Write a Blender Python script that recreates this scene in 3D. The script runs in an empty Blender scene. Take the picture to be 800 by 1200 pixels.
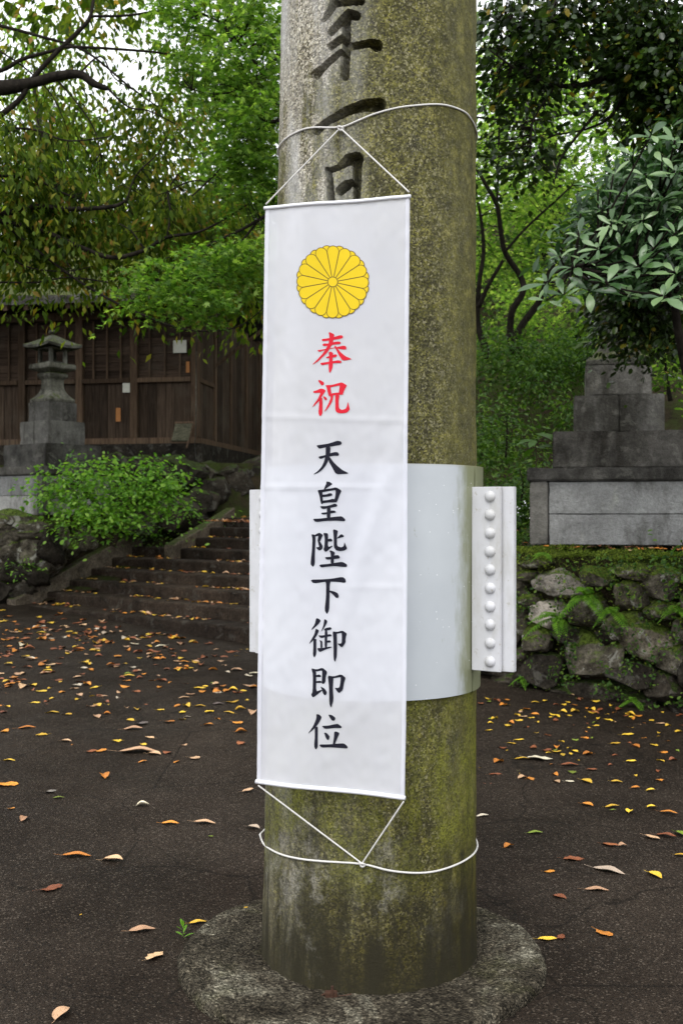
import bpy, bmesh, math, random
import numpy as np
from mathutils import Vector, Matrix, noise
from mathutils.geometry import tessellate_polygon

sc = bpy.context.scene
COL = sc.collection
rng = np.random.default_rng(7)
random.seed(7)

# ------------------------------------------------------------------ camera, sky, sun, exposure
F = 1250.0            # focal length in photo pixels (photo 800 x 1200)
EYE = 1.45
cam_d = bpy.data.cameras.new("camera")
cam = bpy.data.objects.new("camera", cam_d)
COL.objects.link(cam)
cam.location = (0, 0, EYE)
cam.rotation_euler = (math.radians(90), 0, 0)
cam_d.sensor_fit = 'VERTICAL'
cam_d.sensor_height = 36.0
cam_d.lens = 36.0 * F / 1200.0
cam_d.clip_start = 0.05
cam_d.clip_end = 500
cam_d.dof.use_dof = True
cam_d.dof.focus_distance = 3.15
cam_d.dof.aperture_fstop = 7.1
sc.camera = cam

SUN_EL, SUN_AZ = math.radians(58), math.radians(205)    # high, behind the camera and to its left
w = bpy.data.worlds.new("World")
sc.world = w
w.use_nodes = True
nt = w.node_tree
nt.nodes.clear()
out = nt.nodes.new('ShaderNodeOutputWorld')
bg = nt.nodes.new('ShaderNodeBackground')
sky = nt.nodes.new('ShaderNodeTexSky')
sky.sky_type = 'NISHITA'
sky.sun_disc = False
sky.sun_elevation = SUN_EL
sky.sun_rotation = SUN_AZ
sky.dust_density = 4.0
sky.air_density = 1.0
hs = nt.nodes.new('ShaderNodeHueSaturation')
hs.inputs['Saturation'].default_value = 0.12
hs.inputs['Value'].default_value = 1.0
nt.links.new(sky.outputs[0], hs.inputs['Color'])
cl = nt.nodes.new('ShaderNodeMix'); cl.data_type = 'RGBA'      # a closed layer of white cloud over the sky
cl.inputs[0].default_value = 0.85
cl.inputs[7].default_value = (7.4, 7.6, 7.9, 1)
nt.links.new(hs.outputs[0], cl.inputs[6])
nt.links.new(cl.outputs[2], bg.inputs[0])
bg.inputs[1].default_value = 0.15
nt.links.new(bg.outputs[0], out.inputs[0])

sun_d = bpy.data.lights.new("sun", 'SUN')
sun_d.energy = 0.8
sun_d.angle = math.radians(25)
sun_d.color = (1.0, 0.97, 0.92)
sun = bpy.data.objects.new("sun", sun_d)
COL.objects.link(sun)
sdir = Vector((math.sin(SUN_AZ) * math.cos(SUN_EL), math.cos(SUN_AZ) * math.cos(SUN_EL), math.sin(SUN_EL)))
sun.rotation_euler = sdir.to_track_quat('Z', 'Y').to_euler()
sun.location = sdir * 30

sc.view_settings.view_transform = 'Standard'
sc.view_settings.look = 'None'
sc.view_settings.exposure = 0.98
sc.view_settings.gamma = 1.0

# ------------------------------------------------------------------ helpers
def P(px, py, D):
    "the point D metres in front of the lens that is seen at photo pixel px, py"
    return Vector(((px - 400) / F * D, D, EYE - (py - 600) / F * D))

def gz(y):
    "height of the yard: level round the pillar, rising gently behind it"
    return 0.06 * min(max(y - 3.4, 0), 9.0)

def on_ground(px, py):
    a = (py - 600) / F
    D = EYE / a
    if D > 3.4:
        D = (EYE + .204) / (a + .06)
    return Vector(((px - 400) / F * D, D, gz(D)))

def tag(o, label=None, cat=None, group=None, kind=None):
    if label: o['label'] = label
    if cat: o['category'] = cat
    if group: o['group'] = group
    if kind: o['kind'] = kind
    return o

def empty(name, loc, label, cat, group=None, rz=0.0):
    o = bpy.data.objects.new(name, None)
    o.empty_display_size = 0.1
    o.location = loc
    o.rotation_euler = (0, 0, rz)
    COL.objects.link(o)
    return tag(o, label, cat, group)

def link_mesh(name, me, parent=None, loc=None, rot=None, scale=None, world=False):
    o = bpy.data.objects.new(name, me)
    COL.objects.link(o)
    if parent is not None:
        o.parent = parent
        if world:      # vertices are in world coordinates
            M = Matrix.Translation(parent.location) @ Matrix.Rotation(parent.rotation_euler.z, 4, 'Z')
            o.matrix_parent_inverse = M.inverted()
    if loc is not None: o.location = loc
    if rot is not None: o.rotation_euler = rot
    if scale is not None: o.scale = scale
    return o

class MB:
    def __init__(s):
        s.v = []; s.f = []
    def add(s, vs, fs):
        b = len(s.v)
        s.v.extend([tuple(v) for v in vs])
        s.f.extend([tuple(i + b for i in f) for f in fs])
        return s
    def box(s, x0, x1, y0, y1, z0, z1, M=None):
        vs = [Vector((x, y, z)) for z in (z0, z1) for y in (y0, y1) for x in (x0, x1)]
        if M is not None: vs = [M @ v for v in vs]
        return s.add(vs, [(0, 2, 3, 1), (4, 5, 7, 6), (0, 1, 5, 4), (2, 6, 7, 3), (0, 4, 6, 2), (1, 3, 7, 5)])
    def tube(s, pts, rad, n=7, smooth=1, cap=True):
        pts = [Vector(p) for p in pts]
        rad = list(rad) if hasattr(rad, '__len__') else [rad] * len(pts)
        if smooth:
            pts, rad = catmull(pts, rad, smooth)
        b = len(s.v)
        t0 = (pts[1] - pts[0]).normalized()
        u = t0.orthogonal().normalized()
        m = len(pts)
        for i, p in enumerate(pts):
            t = (pts[min(i + 1, m - 1)] - pts[max(i - 1, 0)])
            if t.length < 1e-9: t = t0
            t.normalize()
            u = (u - t * u.dot(t))
            if u.length < 1e-6: u = t.orthogonal()
            u.normalize()
            w_ = t.cross(u)
            for k in range(n):
                a = 2 * math.pi * k / n
                s.v.append(tuple(p + (u * math.cos(a) + w_ * math.sin(a)) * rad[i]))
        for i in range(m - 1):
            for k in range(n):
                a = b + i * n + k; c = b + i * n + (k + 1) % n
                s.f.append((a, c, c + n, a + n))
        if cap:
            s.f.append(tuple(b + k for k in reversed(range(n))))
            s.f.append(tuple(b + (m - 1) * n + k for k in range(n)))
        return s
    def mesh(s, name, mat, smooth=False, bevel=0):
        me = bpy.data.meshes.new(name)
        me.from_pydata(s.v, [], s.f)
        if bevel:
            bm = bmesh.new(); bm.from_mesh(me)
            bmesh.ops.recalc_face_normals(bm, faces=bm.faces)
            es = [e for e in bm.edges if len(e.link_faces) == 2 and e.calc_face_angle(0) > .5]
            bmesh.ops.bevel(bm, geom=es, offset=bevel, segments=2, affect='EDGES', clamp_overlap=True)
            bm.to_mesh(me); bm.free()
        if smooth:
            me.polygons.foreach_set('use_smooth', [True] * len(me.polygons))
        if mat: me.materials.append(mat)
        me.update()
        return me
    def build(s, name, mat, parent=None, smooth=False, bevel=0, world=False):
        return link_mesh(name, s.mesh(name, mat, smooth, bevel), parent, world=world)

def catmull(pts, rad, k):
    P_, R_ = [], []
    n = len(pts)
    for i in range(n - 1):
        p0 = pts[max(i - 1, 0)]; p1 = pts[i]; p2 = pts[i + 1]; p3 = pts[min(i + 2, n - 1)]
        for j in range(k + 1):
            t = j / (k + 1)
            q = 0.5 * ((2 * p1) + (p2 - p0) * t + (2 * p0 - 5 * p1 + 4 * p2 - p3) * t * t + (3 * p1 - p0 - 3 * p2 + p3) * t ** 3)
            P_.append(q); R_.append(rad[i] * (1 - t) + rad[i + 1] * t)
    P_.append(pts[-1]); R_.append(rad[-1])
    return P_, R_

def np_mesh(name, V, Fc, mat, smooth=False):
    "V (n,3) array, Fc (m,k) array of equal-sided faces"
    me = bpy.data.meshes.new(name)
    V = np.asarray(V, dtype=np.float32); Fc = np.asarray(Fc, dtype=np.int32)
    m, k = Fc.shape
    me.vertices.add(len(V)); me.vertices.foreach_set('co', V.ravel())
    me.loops.add(m * k); me.loops.foreach_set('vertex_index', Fc.ravel())
    me.polygons.add(m)
    me.polygons.foreach_set('loop_start', np.arange(0, m * k, k, dtype=np.int32))
    if smooth: me.polygons.foreach_set('use_smooth', np.ones(m, dtype=bool))
    me.update(calc_edges=True)
    me.validate()
    if mat: me.materials.append(mat)
    return me

# leaf templates: x along the blade, y across, z up
T_LEAF = (np.array([(0, 0, 0), (.45, .21, .05), (1, 0, -.10), (.45, -.21, .05), (.5, 0, 0)]),
          np.array([(0, 4, 1), (1, 4, 2), (0, 3, 4), (3, 2, 4)]))
T_ROUND = (np.array([(0, 0, 0), (.25, .26, .03), (.7, .27, .02), (1, 0, -.08), (.7, -.27, .02), (.25, -.26, .03)]),
           np.array([(0, 2, 1), (0, 3, 2), (0, 4, 3), (0, 5, 4)]))
def _star():
    v = [(0.25, 0, 0)]; tips = [(-105, .42), (-52, .72), (0, .8), (52, .72), (105, .42)]
    ring = [(-.05, 0, 0)]
    for i, (a, r) in enumerate(tips):
        a = math.radians(a)
        ring.append((.25 + r * math.cos(a), r * math.sin(a), -.06))
        if i < 4:
            b = math.radians((tips[i][0] + tips[i + 1][0]) / 2)
            ring.append((.25 + .25 * math.cos(b), .25 * math.sin(b), .02))
    v += ring
    n = len(ring)
    return np.array(v), np.array([(0, 1 + i, 1 + (i + 1) % n) for i in range(n)])
T_MAPLE = _star()

def leaf_cloud(pos, axis, nrm, size, tmpl):
    "vertex and face arrays of many leaves; axis/nrm (n,3) need not be orthogonal"
    tv, tf = tmpl
    a = axis / np.linalg.norm(axis, axis=1, keepdims=True)
    n = nrm - a * (nrm * a).sum(1, keepdims=True)
    n /= np.linalg.norm(n, axis=1, keepdims=True) + 1e-9
    b = np.cross(n, a)
    s = size[:, None, None]
    V = pos[:, None, :] + s * (tv[None, :, 0:1] * a[:, None, :] + tv[None, :, 1:2] * b[:, None, :] + tv[None, :, 2:3] * n[:, None, :])
    k = len(tv)
    Fc = tf[None] + (np.arange(len(pos)) * k)[:, None, None]
    return V.reshape(-1, 3), Fc.reshape(-1, tf.shape[1])

# ------------------------------------------------------------------ materials
class N:
    "short hand for a node tree"
    def __init__(s, name):
        s.m = bpy.data.materials.new(name); s.m.use_nodes = True
        s.t = s.m.node_tree; s.t.nodes.clear()
        s.out = s.t.nodes.new('ShaderNodeOutputMaterial')
        s.b = s.t.nodes.new('ShaderNodeBsdfPrincipled')
        s.t.links.new(s.b.outputs[0], s.out.inputs[0])
        s.tc = s.t.nodes.new('ShaderNodeTexCoord')
    def l(s, a, b): s.t.links.new(a, b)
    def map(s, scale=(1, 1, 1), src='Object', rot=(0, 0, 0)):
        mp = s.t.nodes.new('ShaderNodeMapping')
        mp.inputs['Scale'].default_value = scale
        mp.inputs['Rotation'].default_value = rot
        if src == 'World':
            g = s.t.nodes.new('ShaderNodeNewGeometry'); s.l(g.outputs['Position'], mp.inputs[0])
        else:
            s.l(s.tc.outputs[src], mp.inputs[0])
        return mp.outputs[0]
    def noise(s, scale, detail=4, rough=.55, vec=None, dist=0):
        n = s.t.nodes.new('ShaderNodeTexNoise')
        n.inputs['Scale'].default_value = scale; n.inputs['Detail'].default_value = detail
        n.inputs['Roughness'].default_value = rough; n.inputs['Distortion'].default_value = dist
        s.l(vec if vec is not None else s.tc.outputs['Object'], n.inputs['Vector'])
        return n.outputs['Fac']
    def vor(s, scale, vec=None, out='Color', feature='F1', rnd=1.0):
        n = s.t.nodes.new('ShaderNodeTexVoronoi'); n.feature = feature
        n.inputs['Scale'].default_value = scale; n.inputs['Randomness'].default_value = rnd
        s.l(vec if vec is not None else s.tc.outputs['Object'], n.inputs['Vector'])
        return n.outputs[out]
    def ramp(s, fac, stops, interp='LINEAR'):
        r = s.t.nodes.new('ShaderNodeValToRGB'); e = r.color_ramp; e.interpolation = interp
        while len(e.elements) < len(stops): e.elements.new(.5)
        for el, (p, c) in zip(e.elements, stops):
            el.position = p
            el.color = (c, c, c, 1) if not hasattr(c, '__len__') else (*c, 1)
        s.l(fac, r.inputs[0]); return r.outputs[0]
    def mix(s, f, a, b, mode='MIX'):
        n = s.t.nodes.new('ShaderNodeMix'); n.data_type = 'RGBA'; n.blend_type = mode
        for i, v in ((0, f), (6, a), (7, b)):
            if hasattr(v, 'links') or isinstance(v, bpy.types.NodeSocket): s.l(v, n.inputs[i])
            elif i == 0: n.inputs[0].default_value = v
            else: n.inputs[i].default_value = (*v, 1)
        return n.outputs[2]
    def math(s, op, a, b=0.0, clamp=False):
        n = s.t.nodes.new('ShaderNodeMath'); n.operation = op; n.use_clamp = clamp
        for i, v in ((0, a), (1, b)):
            if isinstance(v, bpy.types.NodeSocket): s.l(v, n.inputs[i])
            else: n.inputs[i].default_value = v
        return n.outputs[0]
    def sep(s, vec):
        n = s.t.nodes.new('ShaderNodeSeparateXYZ'); s.l(vec, n.inputs[0]); return n.outputs
    def col(s, c):
        if isinstance(c, bpy.types.NodeSocket): s.l(c, s.b.inputs['Base Color'])
        else: s.b.inputs['Base Color'].default_value = (*c, 1)
        return s
    def set(s, **k):
        for n, v in k.items():
            n = {'rough': 'Roughness', 'spec': 'Specular IOR Level', 'metal': 'Metallic'}[n]
            if isinstance(v, bpy.types.NodeSocket): s.l(v, s.b.inputs[n])
            else: s.b.inputs[n].default_value = v
        return s
    def bump(s, h, strength=.5, dist=.01, prev=None):
        n = s.t.nodes.new('ShaderNodeBump'); n.inputs['Strength'].default_value = strength
        n.inputs['Distance'].default_value = dist
        s.l(h, n.inputs['Height'])
        if prev is not None: s.l(prev, n.inputs['Normal'])
        s.l(n.outputs[0], s.b.inputs['Normal']); return n.outputs[0]
    def normal_z(s):
        g = s.t.nodes.new('ShaderNodeNewGeometry'); return s.sep(g.outputs['Normal'])[2]
    def island(s):
        g = s.t.nodes.new('ShaderNodeNewGeometry'); return g.outputs['Random Per Island']
    def objrand(s):
        g = s.t.nodes.new('ShaderNodeObjectInfo'); return g.outputs['Random']

def leaf_mat(name, stops, rough=.45, trans=.45, tboost=(1.5, 1.6, .7), src='island', spec=.2):
    n = N(name)
    r = n.island() if src == 'island' else n.objrand()
    c = n.ramp(r, stops)
    big = n.noise(.9, 2, .5, n.map(src='World'))
    c = n.mix(n.ramp(big, [(.35, 0.0), (.65, .45)]), c, n.mix(1.0, c, (.62, .8, .55), 'MULTIPLY'))
    n.col(c).set(rough=rough, spec=spec)
    tr = n.t.nodes.new('ShaderNodeBsdfTranslucent')
    n.l(n.mix(1.0, c, tboost, 'MULTIPLY'), tr.inputs[0])
    ms = n.t.nodes.new('ShaderNodeMixShader'); ms.inputs[0].default_value = trans
    n.l(n.b.outputs[0], ms.inputs[1]); n.l(tr.outputs[0], ms.inputs[2]); n.l(ms.outputs[0], n.out.inputs[0])
    return n.m

def m_asphalt():
    n = N("wet_asphalt"); v = n.map(src='World')
    x = n.sep(n.vor(190, v)); y = n.sep(n.vor(95, v))
    base = n.ramp(n.noise(1.1, 6, .62, v), [(.3, (.016, .0116, .0084)), (.7, (.042, .0315, .0235))])
    fine = n.ramp(n.noise(170, 3, .8, v), [(.35, .40), (.7, 1.6)])
    c = n.mix(1.0, base, fine, 'MULTIPLY')
    c = n.mix(n.ramp(x[0], [(.86, 0.0), (.99, .42)]), c, (.19, .155, .12))
    c = n.mix(n.ramp(x[1], [(.78, 0.0), (.90, .75)]), c, (.009, .008, .007))
    pt = n.noise(.55, 6, .7, n.map(src='World'), .8)
    c = n.mix(n.ramp(pt, [(.45, 0.0), (.60, .6)]), c, n.mix(1.0, c, (.50, .47, .44), 'MULTIPLY'))
    cr = n.vor(1.1, n.mix(.25, v, n.noise(3, 4, .6, v), 'ADD'), 'Distance', 'DISTANCE_TO_EDGE')
    c = n.mix(n.ramp(cr, [(.002, .7), (.006, 0.0)]), c, (.006, .005, .004))
    n.col(c).set(rough=n.ramp(n.noise(1.7, 5, .65, v), [(.35, .50), (.65, .85)]), spec=.06)
    h = n.math('ADD', n.vor(150, v, 'Distance'), n.math('MULTIPLY', n.noise(60, 4, .7, v), 1.0))
    n.bump(h, .6, .005)
    return n.m

def m_pillar():
    n = N("mossy_granite"); w_ = n.map(src='World'); p = n.sep(w_)
    dn = n.t.nodes.new('ShaderNodeTexNoise'); dn.inputs['Scale'].default_value = 90; n.l(w_, dn.inputs['Vector'])
    wd = n.mix(.012, w_, dn.outputs['Color'], 'ADD')
    cells = n.sep(n.vor(200, wd)); c2 = n.sep(n.vor(260, w_))
    c = n.ramp(cells[0], [(0, (.075, .062, .040)), (.35, (.21, .185, .135)), (.75, (.36, .33, .26)), (1, (.62, .58, .48))])
    c = n.mix(.6, c, n.mix(1.0, c, n.ramp(c2[0], [(0, .35), (1, 1.7)]), 'MULTIPLY'))
    big = n.noise(2.2, 6, .65, n.map((1, 1, .6), 'World'))
    dk = n.math('MULTIPLY', n.ramp(big, [(.40, .0), (.60, .9)]), n.ramp(n.math('ADD', p[0], .3), [(.22, .25), (.36, 1.0)]))
    c = n.mix(dk, c, n.mix(1.0, c, (.50, .46, .32), 'MULTIPLY'))
    # algae: heaviest on the right flank and low down
    side = n.ramp(n.math('ADD', n.math('ADD', p[0], .3), n.math('MULTIPLY', n.noise(3, 5, .7, w_), .16)), [(.30, 0.0), (.62, .85)])
    patch = n.noise(7.5, 7, .72, n.map((1, 1, .5), 'World'))
    low = n.ramp(n.math('MULTIPLY', p[2], .3), [(.06, .45), (.14, .85), (.30, .25)])
    m = n.math('ADD', n.math('ADD', side, n.math('MULTIPLY', patch, 1.9)), low)
    m = n.math('SUBTRACT', m, n.ramp(n.math('MULTIPLY', p[2], .25), [(.50, 0.0), (.72, .44)]))
    gm = n.ramp(m, [(.86, 0.0), (1.45, .88)])
    gcol = n.ramp(n.noise(20, 6, .75, w_), [(.32, (.028, .028, .005)), (.52, (.084, .080, .015)), (.70, (.21, .19, .042))])
    spk = n.ramp(cells[1], [(0, .35), (.75, 1.1), (1, 1.8)])
    smooth_side = n.ramp(p[0], [(.26, 0.0), (.36, .8)])
    spk = n.mix(smooth_side, spk, (1, 1, 1))
    c = n.mix(gm, c, n.mix(1.0, gcol, spk, 'MULTIPLY'))
    gk = n.math('SUBTRACT', 1.0, smooth_side)
    c = n.mix(n.math('MULTIPLY', n.ramp(cells[2], [(.84, 0.0), (.94, .50)]), gk), c, (.36, .33, .20))
    c = n.mix(n.math('MULTIPLY', n.ramp(cells[2], [(.14, .85), (.24, 0.0)]), gk), c, (.030, .026, .014))
    # pale streaks on the left face, its brighter lighting put into the colour
    pale = n.noise(8, 5, .65, n.map((1, 1, .15), 'World'))
    pf = n.math('MULTIPLY', n.ramp(pale, [(.40, 0.0), (.58, .85)]), n.ramp(n.math('ADD', p[0], .35), [(.16, 1.0), (.48, 0.0)]))
    pf = n.math('MULTIPLY', pf, n.ramp(n.math('MULTIPLY', p[2], .3), [(.22, .30), (.5, 1.0)]))
    c = n.mix(pf, c, n.mix(1.0, (.44, .43, .41), n.ramp(cells[0], [(0, .7), (1, 1.25)]), 'MULTIPLY'))
    # wet brown staining that climbs unevenly from the ground
    wet = n.math('ADD', n.math('MULTIPLY', n.noise(4.5, 6, .7, n.map((1, 1, .45), 'World', rot=(0, .3, 1))), 1.1), n.math('MULTIPLY', p[2], -.75))
    c = n.mix(n.ramp(wet, [(.10, 0.0), (.48, .80)]), c, n.mix(1.0, c, (.42, .36, .22), 'MULTIPLY'))
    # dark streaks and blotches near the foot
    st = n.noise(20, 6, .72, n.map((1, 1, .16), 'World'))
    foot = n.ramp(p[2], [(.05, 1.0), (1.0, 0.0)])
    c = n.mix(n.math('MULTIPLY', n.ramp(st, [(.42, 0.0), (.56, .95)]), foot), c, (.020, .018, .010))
    gr = n.math('MULTIPLY', n.ramp(n.noise(5, 6, .72, n.map((1, 1, .7), 'World', rot=(.4, 0, 2))), [(.53, 0.0), (.62, .60)]), n.math('MULTIPLY', n.ramp(p[2], [(.30, .9), (1.0, 0.0)]), n.ramp(n.math('ADD', p[0], .3), [(.42, 1.0), (.50, .15)])))
    c = n.mix(gr, c, n.mix(1.0, (.25, .235, .20), n.ramp(cells[0], [(0, .35), (1, 1.5)]), 'MULTIPLY'))
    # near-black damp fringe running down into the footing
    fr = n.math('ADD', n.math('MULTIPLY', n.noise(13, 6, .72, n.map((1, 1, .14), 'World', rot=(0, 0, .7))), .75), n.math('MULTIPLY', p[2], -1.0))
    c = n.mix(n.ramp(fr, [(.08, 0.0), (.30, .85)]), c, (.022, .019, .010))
    # vivid algae band between collar and cord
    band = n.math('MULTIPLY', n.ramp(p[2], [(.30, 0.0), (.50, .75), (.95, .75), (1.1, 0.0)]), n.ramp(n.noise(5.5, 7, .72, n.map((1, 1, .5), 'World', rot=(.2, .1, 4))), [(.42, 0.0), (.60, 1.0)]))
    c = n.mix(band, c, n.mix(1.0, (.150, .155, .018), n.ramp(cells[1], [(0, .35), (1, 1.5)]), 'MULTIPLY'))
    n.col(c).set(rough=.75, spec=.15)
    h = n.math('ADD', n.math('MULTIPLY', cells[0], .25), n.math('MULTIPLY', n.noise(120, 5, .8, w_), 1.1))
    n.bump(h, .55, .004)
    return n.m

def m_stone(name, dark, light, moss=.5, mosscol=(.06, .09, .015), scale=5, lichen=0.0, rough=.7, grain=1.0):
    n = N(name); w_ = n.map(src='World')
    a = n.noise(scale, 7, .65, w_)
    c = n.ramp(a, [(.3, dark), (.7, light)])
    c = n.mix(.5, c, n.mix(1.0, c, n.ramp(n.objrand(), [(0, (.45, .42, .40)), (.6, (1, .98, .94)), (1, (1.7, 1.6, 1.5))]), 'MULTIPLY'))
    f = n.ramp(n.noise(45, 6, .78, w_), [(.33, 1 - .65 * grain), (.68, 1 + .7 * grain)])
    c = n.mix(1.0, c, f, 'MULTIPLY')
    if grain < 1:      # rain streaks and soot on dressed stone
        stn = n.noise(3.2, 6, .68, n.map((1, 1, .38), 'World'), .3)
        c = n.mix(n.ramp(stn, [(.46, 0.0), (.64, .85)]), c, n.mix(1.0, c, (.26, .25, .22), 'MULTIPLY'))
        c = n.mix(n.ramp(n.noise(5, 5, .7, n.map((1, 1, .6), 'World', rot=(0, 0, 2))), [(.58, 0.0), (.70, .5)]), c, n.mix(1.0, c, (1.5, 1.5, 1.35), 'MULTIPLY'))
    if lichen:
        c = n.mix(n.ramp(n.noise(8, 5, .7, w_, .6), [(.56, 0.0), (.62, lichen)]), c, (.36, .35, .30))
    if moss:
        z = n.normal_z()
        mm = n.math('ADD', n.math('MULTIPLY', z, .55), n.noise(7, 6, .7, w_))
        k = n.ramp(mm, [(.98 - moss * .6, 0.0), (1.12 - moss * .6, .95)])
        mc = n.mix(n.ramp(n.noise(38, 5, .75, w_), [(.38, 0.0), (.62, 1.0)]), tuple(x * .45 for x in mosscol), tuple(min(1, x * 2.8) for x in mosscol))
        c = n.mix(k, c, mc)
    n.col(c).set(rough=max(rough, .75), spec=.10)
    h = n.math('ADD', n.noise(18, 7, .7, w_), n.math('MULTIPLY', n.noise(110, 3, .7, w_), .4))
    n.bump(h, .9, .03)
    return n.m

def m_white_steel():
    n = N("white_painted_steel"); w_ = n.map(src='World'); p = n.sep(w_)
    c = n.ramp(n.noise(3, 4, .6, w_), [(.3, (.43, .455, .475)), (.7, (.49, .515, .53))])
    edge = n.math('ADD', n.math('MULTIPLY', n.math('SUBTRACT', p[0], .335), 10.0), n.noise(26, 6, .7, n.map((1, 1, .3), 'World')))
    g = n.ramp(edge, [(.55, 0.0), (1.0, .85)])
    lim = n.ramp(n.math('SUBTRACT', .485, p[0]), [(.0, 0.2), (.02, 1.0)])
    c = n.mix(n.math('MULTIPLY', g, lim), c, (.17, .18, .07))
    top = n.ramp(n.math('ABSOLUTE', n.math('SUBTRACT', p[2], 1.597)), [(.002, .6), (.009, 0.0)])
    c = n.mix(top, c, (.30, .27, .12))
    speck = n.ramp(n.vor(75, w_, 'Distance'), [(.10, 1.0), (.15, 0.0)])
    sel = n.ramp(n.sep(n.vor(75, w_))[1], [(.86, 0.0), (.88, .85)])
    c = n.mix(n.math('MULTIPLY', speck, sel), c, (.85, .86, .86))
    d = n.noise(48, 4, .75, n.map((1, 1, .35), 'World'))
    c = n.mix(n.ramp(d, [(.68, 0.0), (.73, .5)]), c, (.22, .22, .14))
    n.col(c).set(rough=.34, spec=.5)
    n.bump(n.noise(7, 3, .5, w_), .18, .01)
    return n.m

def m_flange():
    n = N("white_painted_plate"); w_ = n.map(src='World')
    c = n.ramp(n.noise(9, 5, .6, w_), [(.3, (.50, .50, .51)), (.7, (.58, .58, .60))])
    c = n.mix(n.ramp(n.noise(38, 5, .75, w_), [(.60, 0.0), (.68, .6)]), c, (.26, .22, .13))
    c = n.mix(n.ramp(n.noise(14, 6, .7, n.map((1, 1, .25), 'World')), [(.50, 0.0), (.68, .45)]), c, (.36, .35, .30))
    n.col(c).set(rough=.42, spec=.45); n.bump(n.noise(60, 3, .6, w_), .12, .003)
    return n.m

def m_cloth(name="banner_cloth"):
    n = N(name); w_ = n.map(src='World')
    n.col(n.ramp(n.noise(2.5, 3, .5, w_), [(.3, (.74, .745, .80)), (.7, (.78, .78, .82))])).set(rough=.55, spec=.3)
    wv = n.noise(700, 2, .5, n.map((1, 1, .35), 'World'))
    n.bump(wv, .08, .0006)
    tr = n.t.nodes.new('ShaderNodeBsdfTranslucent'); tr.inputs[0].default_value = (.80, .80, .83, 1)
    tp = n.t.nodes.new('ShaderNodeBsdfTransparent'); tp.inputs[0].default_value = (.95, .95, 1, 1)
    ms = n.t.nodes.new('ShaderNodeMixShader'); ms.inputs[0].default_value = .22
    n.l(n.b.outputs[0], ms.inputs[1]); n.l(tr.outputs[0], ms.inputs[2])
    m2 = n.t.nodes.new('ShaderNodeMixShader'); m2.inputs[0].default_value = .24
    n.l(ms.outputs[0], m2.inputs[1]); n.l(tp.outputs[0], m2.inputs[2]); n.l(m2.outputs[0], n.out.inputs[0])
    return n.m

def m_plain(name, c, rough=.6, spec=.4, var=.12, scale=12, bump=0, metal=0):
    n = N(name); w_ = n.map(src='World')
    k = n.noise(scale, 5, .6, w_)
    n.col(n.mix(1.0, c, n.ramp(k, [(.3, 1 - var), (.7, 1 + var)]), 'MULTIPLY')).set(rough=rough, spec=spec, metal=metal)
    if bump: n.bump(n.noise(scale * 6, 4, .6, w_), bump, .005)
    return n.m

def m_wood(name, dark, light, vert=True):
    n = N(name)
    st = n.map((14, 14, .9) if vert else (.9, .9, 16), 'World')
    a = n.noise(3, 6, .65, st, .4)
    c = n.ramp(a, [(.3, dark), (.7, light)])
    c = n.mix(1.0, c, n.ramp(n.objrand(), [(0, (.6, .58, .56)), (1, (1.35, 1.3, 1.25))]), 'MULTIPLY')
    big = n.noise(1.6, 4, .6, n.map(src='World'))
    c = n.mix(n.ramp(big, [(.5, 0.0), (.72, .5)]), c, (.10, .085, .065))
    n.col(c).set(rough=.85, spec=.08)
    n.bump(a, .5, .008)
    return n.m

def m_bark(name, c0, c1):
    n = N(name); w_ = n.map((1, 1, .5), 'World')
    a = n.noise(26, 6, .7, w_)
    n.col(n.ramp(a, [(.3, c0), (.7, c1)])).set(rough=.9, spec=.08)
    n.bump(a, .8, .02)
    return n.m

def m_soil():
    n = N("leafy_soil"); w_ = n.map(src='World')
    c = n.ramp(n.noise(6, 7, .7, w_), [(.3, (.018, .014, .009)), (.7, (.055, .042, .026))])
    c = n.mix(n.ramp(n.noise(2.3, 5, .65, w_), [(.45, 0.0), (.6, .85)]), c, n.mix(n.noise(30, 4, .6, w_), (.015, .028, .006), (.06, .085, .02)))
    n.col(c).set(rough=.95, spec=.03); n.bump(n.noise(25, 6, .7, w_), .9, .05)
    return n.m

def m_base():
    n = N("rough_concrete"); w_ = n.map(src='World')
    c = n.ramp(n.noise(4.2, 12, .74, w_, .5), [(.38, (.026, .021, .014)), (.53, (.080, .068, .048)), (.62, (.17, .155, .115)), (.70, (.42, .39, .30))])
    c = n.mix(1.0, c, n.ramp(n.noise(80, 4, .75, w_), [(.34, .25), (.70, 1.8)]), 'MULTIPLY')
    c = n.mix(n.ramp(n.noise(3.1, 5, .7, n.map(src='World', rot=(1, 2, 0))), [(.55, 0.0), (.68, .45)]), c, (.055, .058, .018))
    n.col(c).set(rough=.85, spec=.10)
    c = n.mix(1.0, c, n.ramp(n.sep(n.vor(150, w_))[0], [(0, .35), (.8, 1.15), (1, 2.2)]), 'MULTIPLY'); n.col(c)
    h = n.math('ADD', n.noise(30, 7, .72, w_), n.vor(120, w_, 'Distance'))
    n.bump(h, 1.0, .014)
    return n.m

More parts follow.
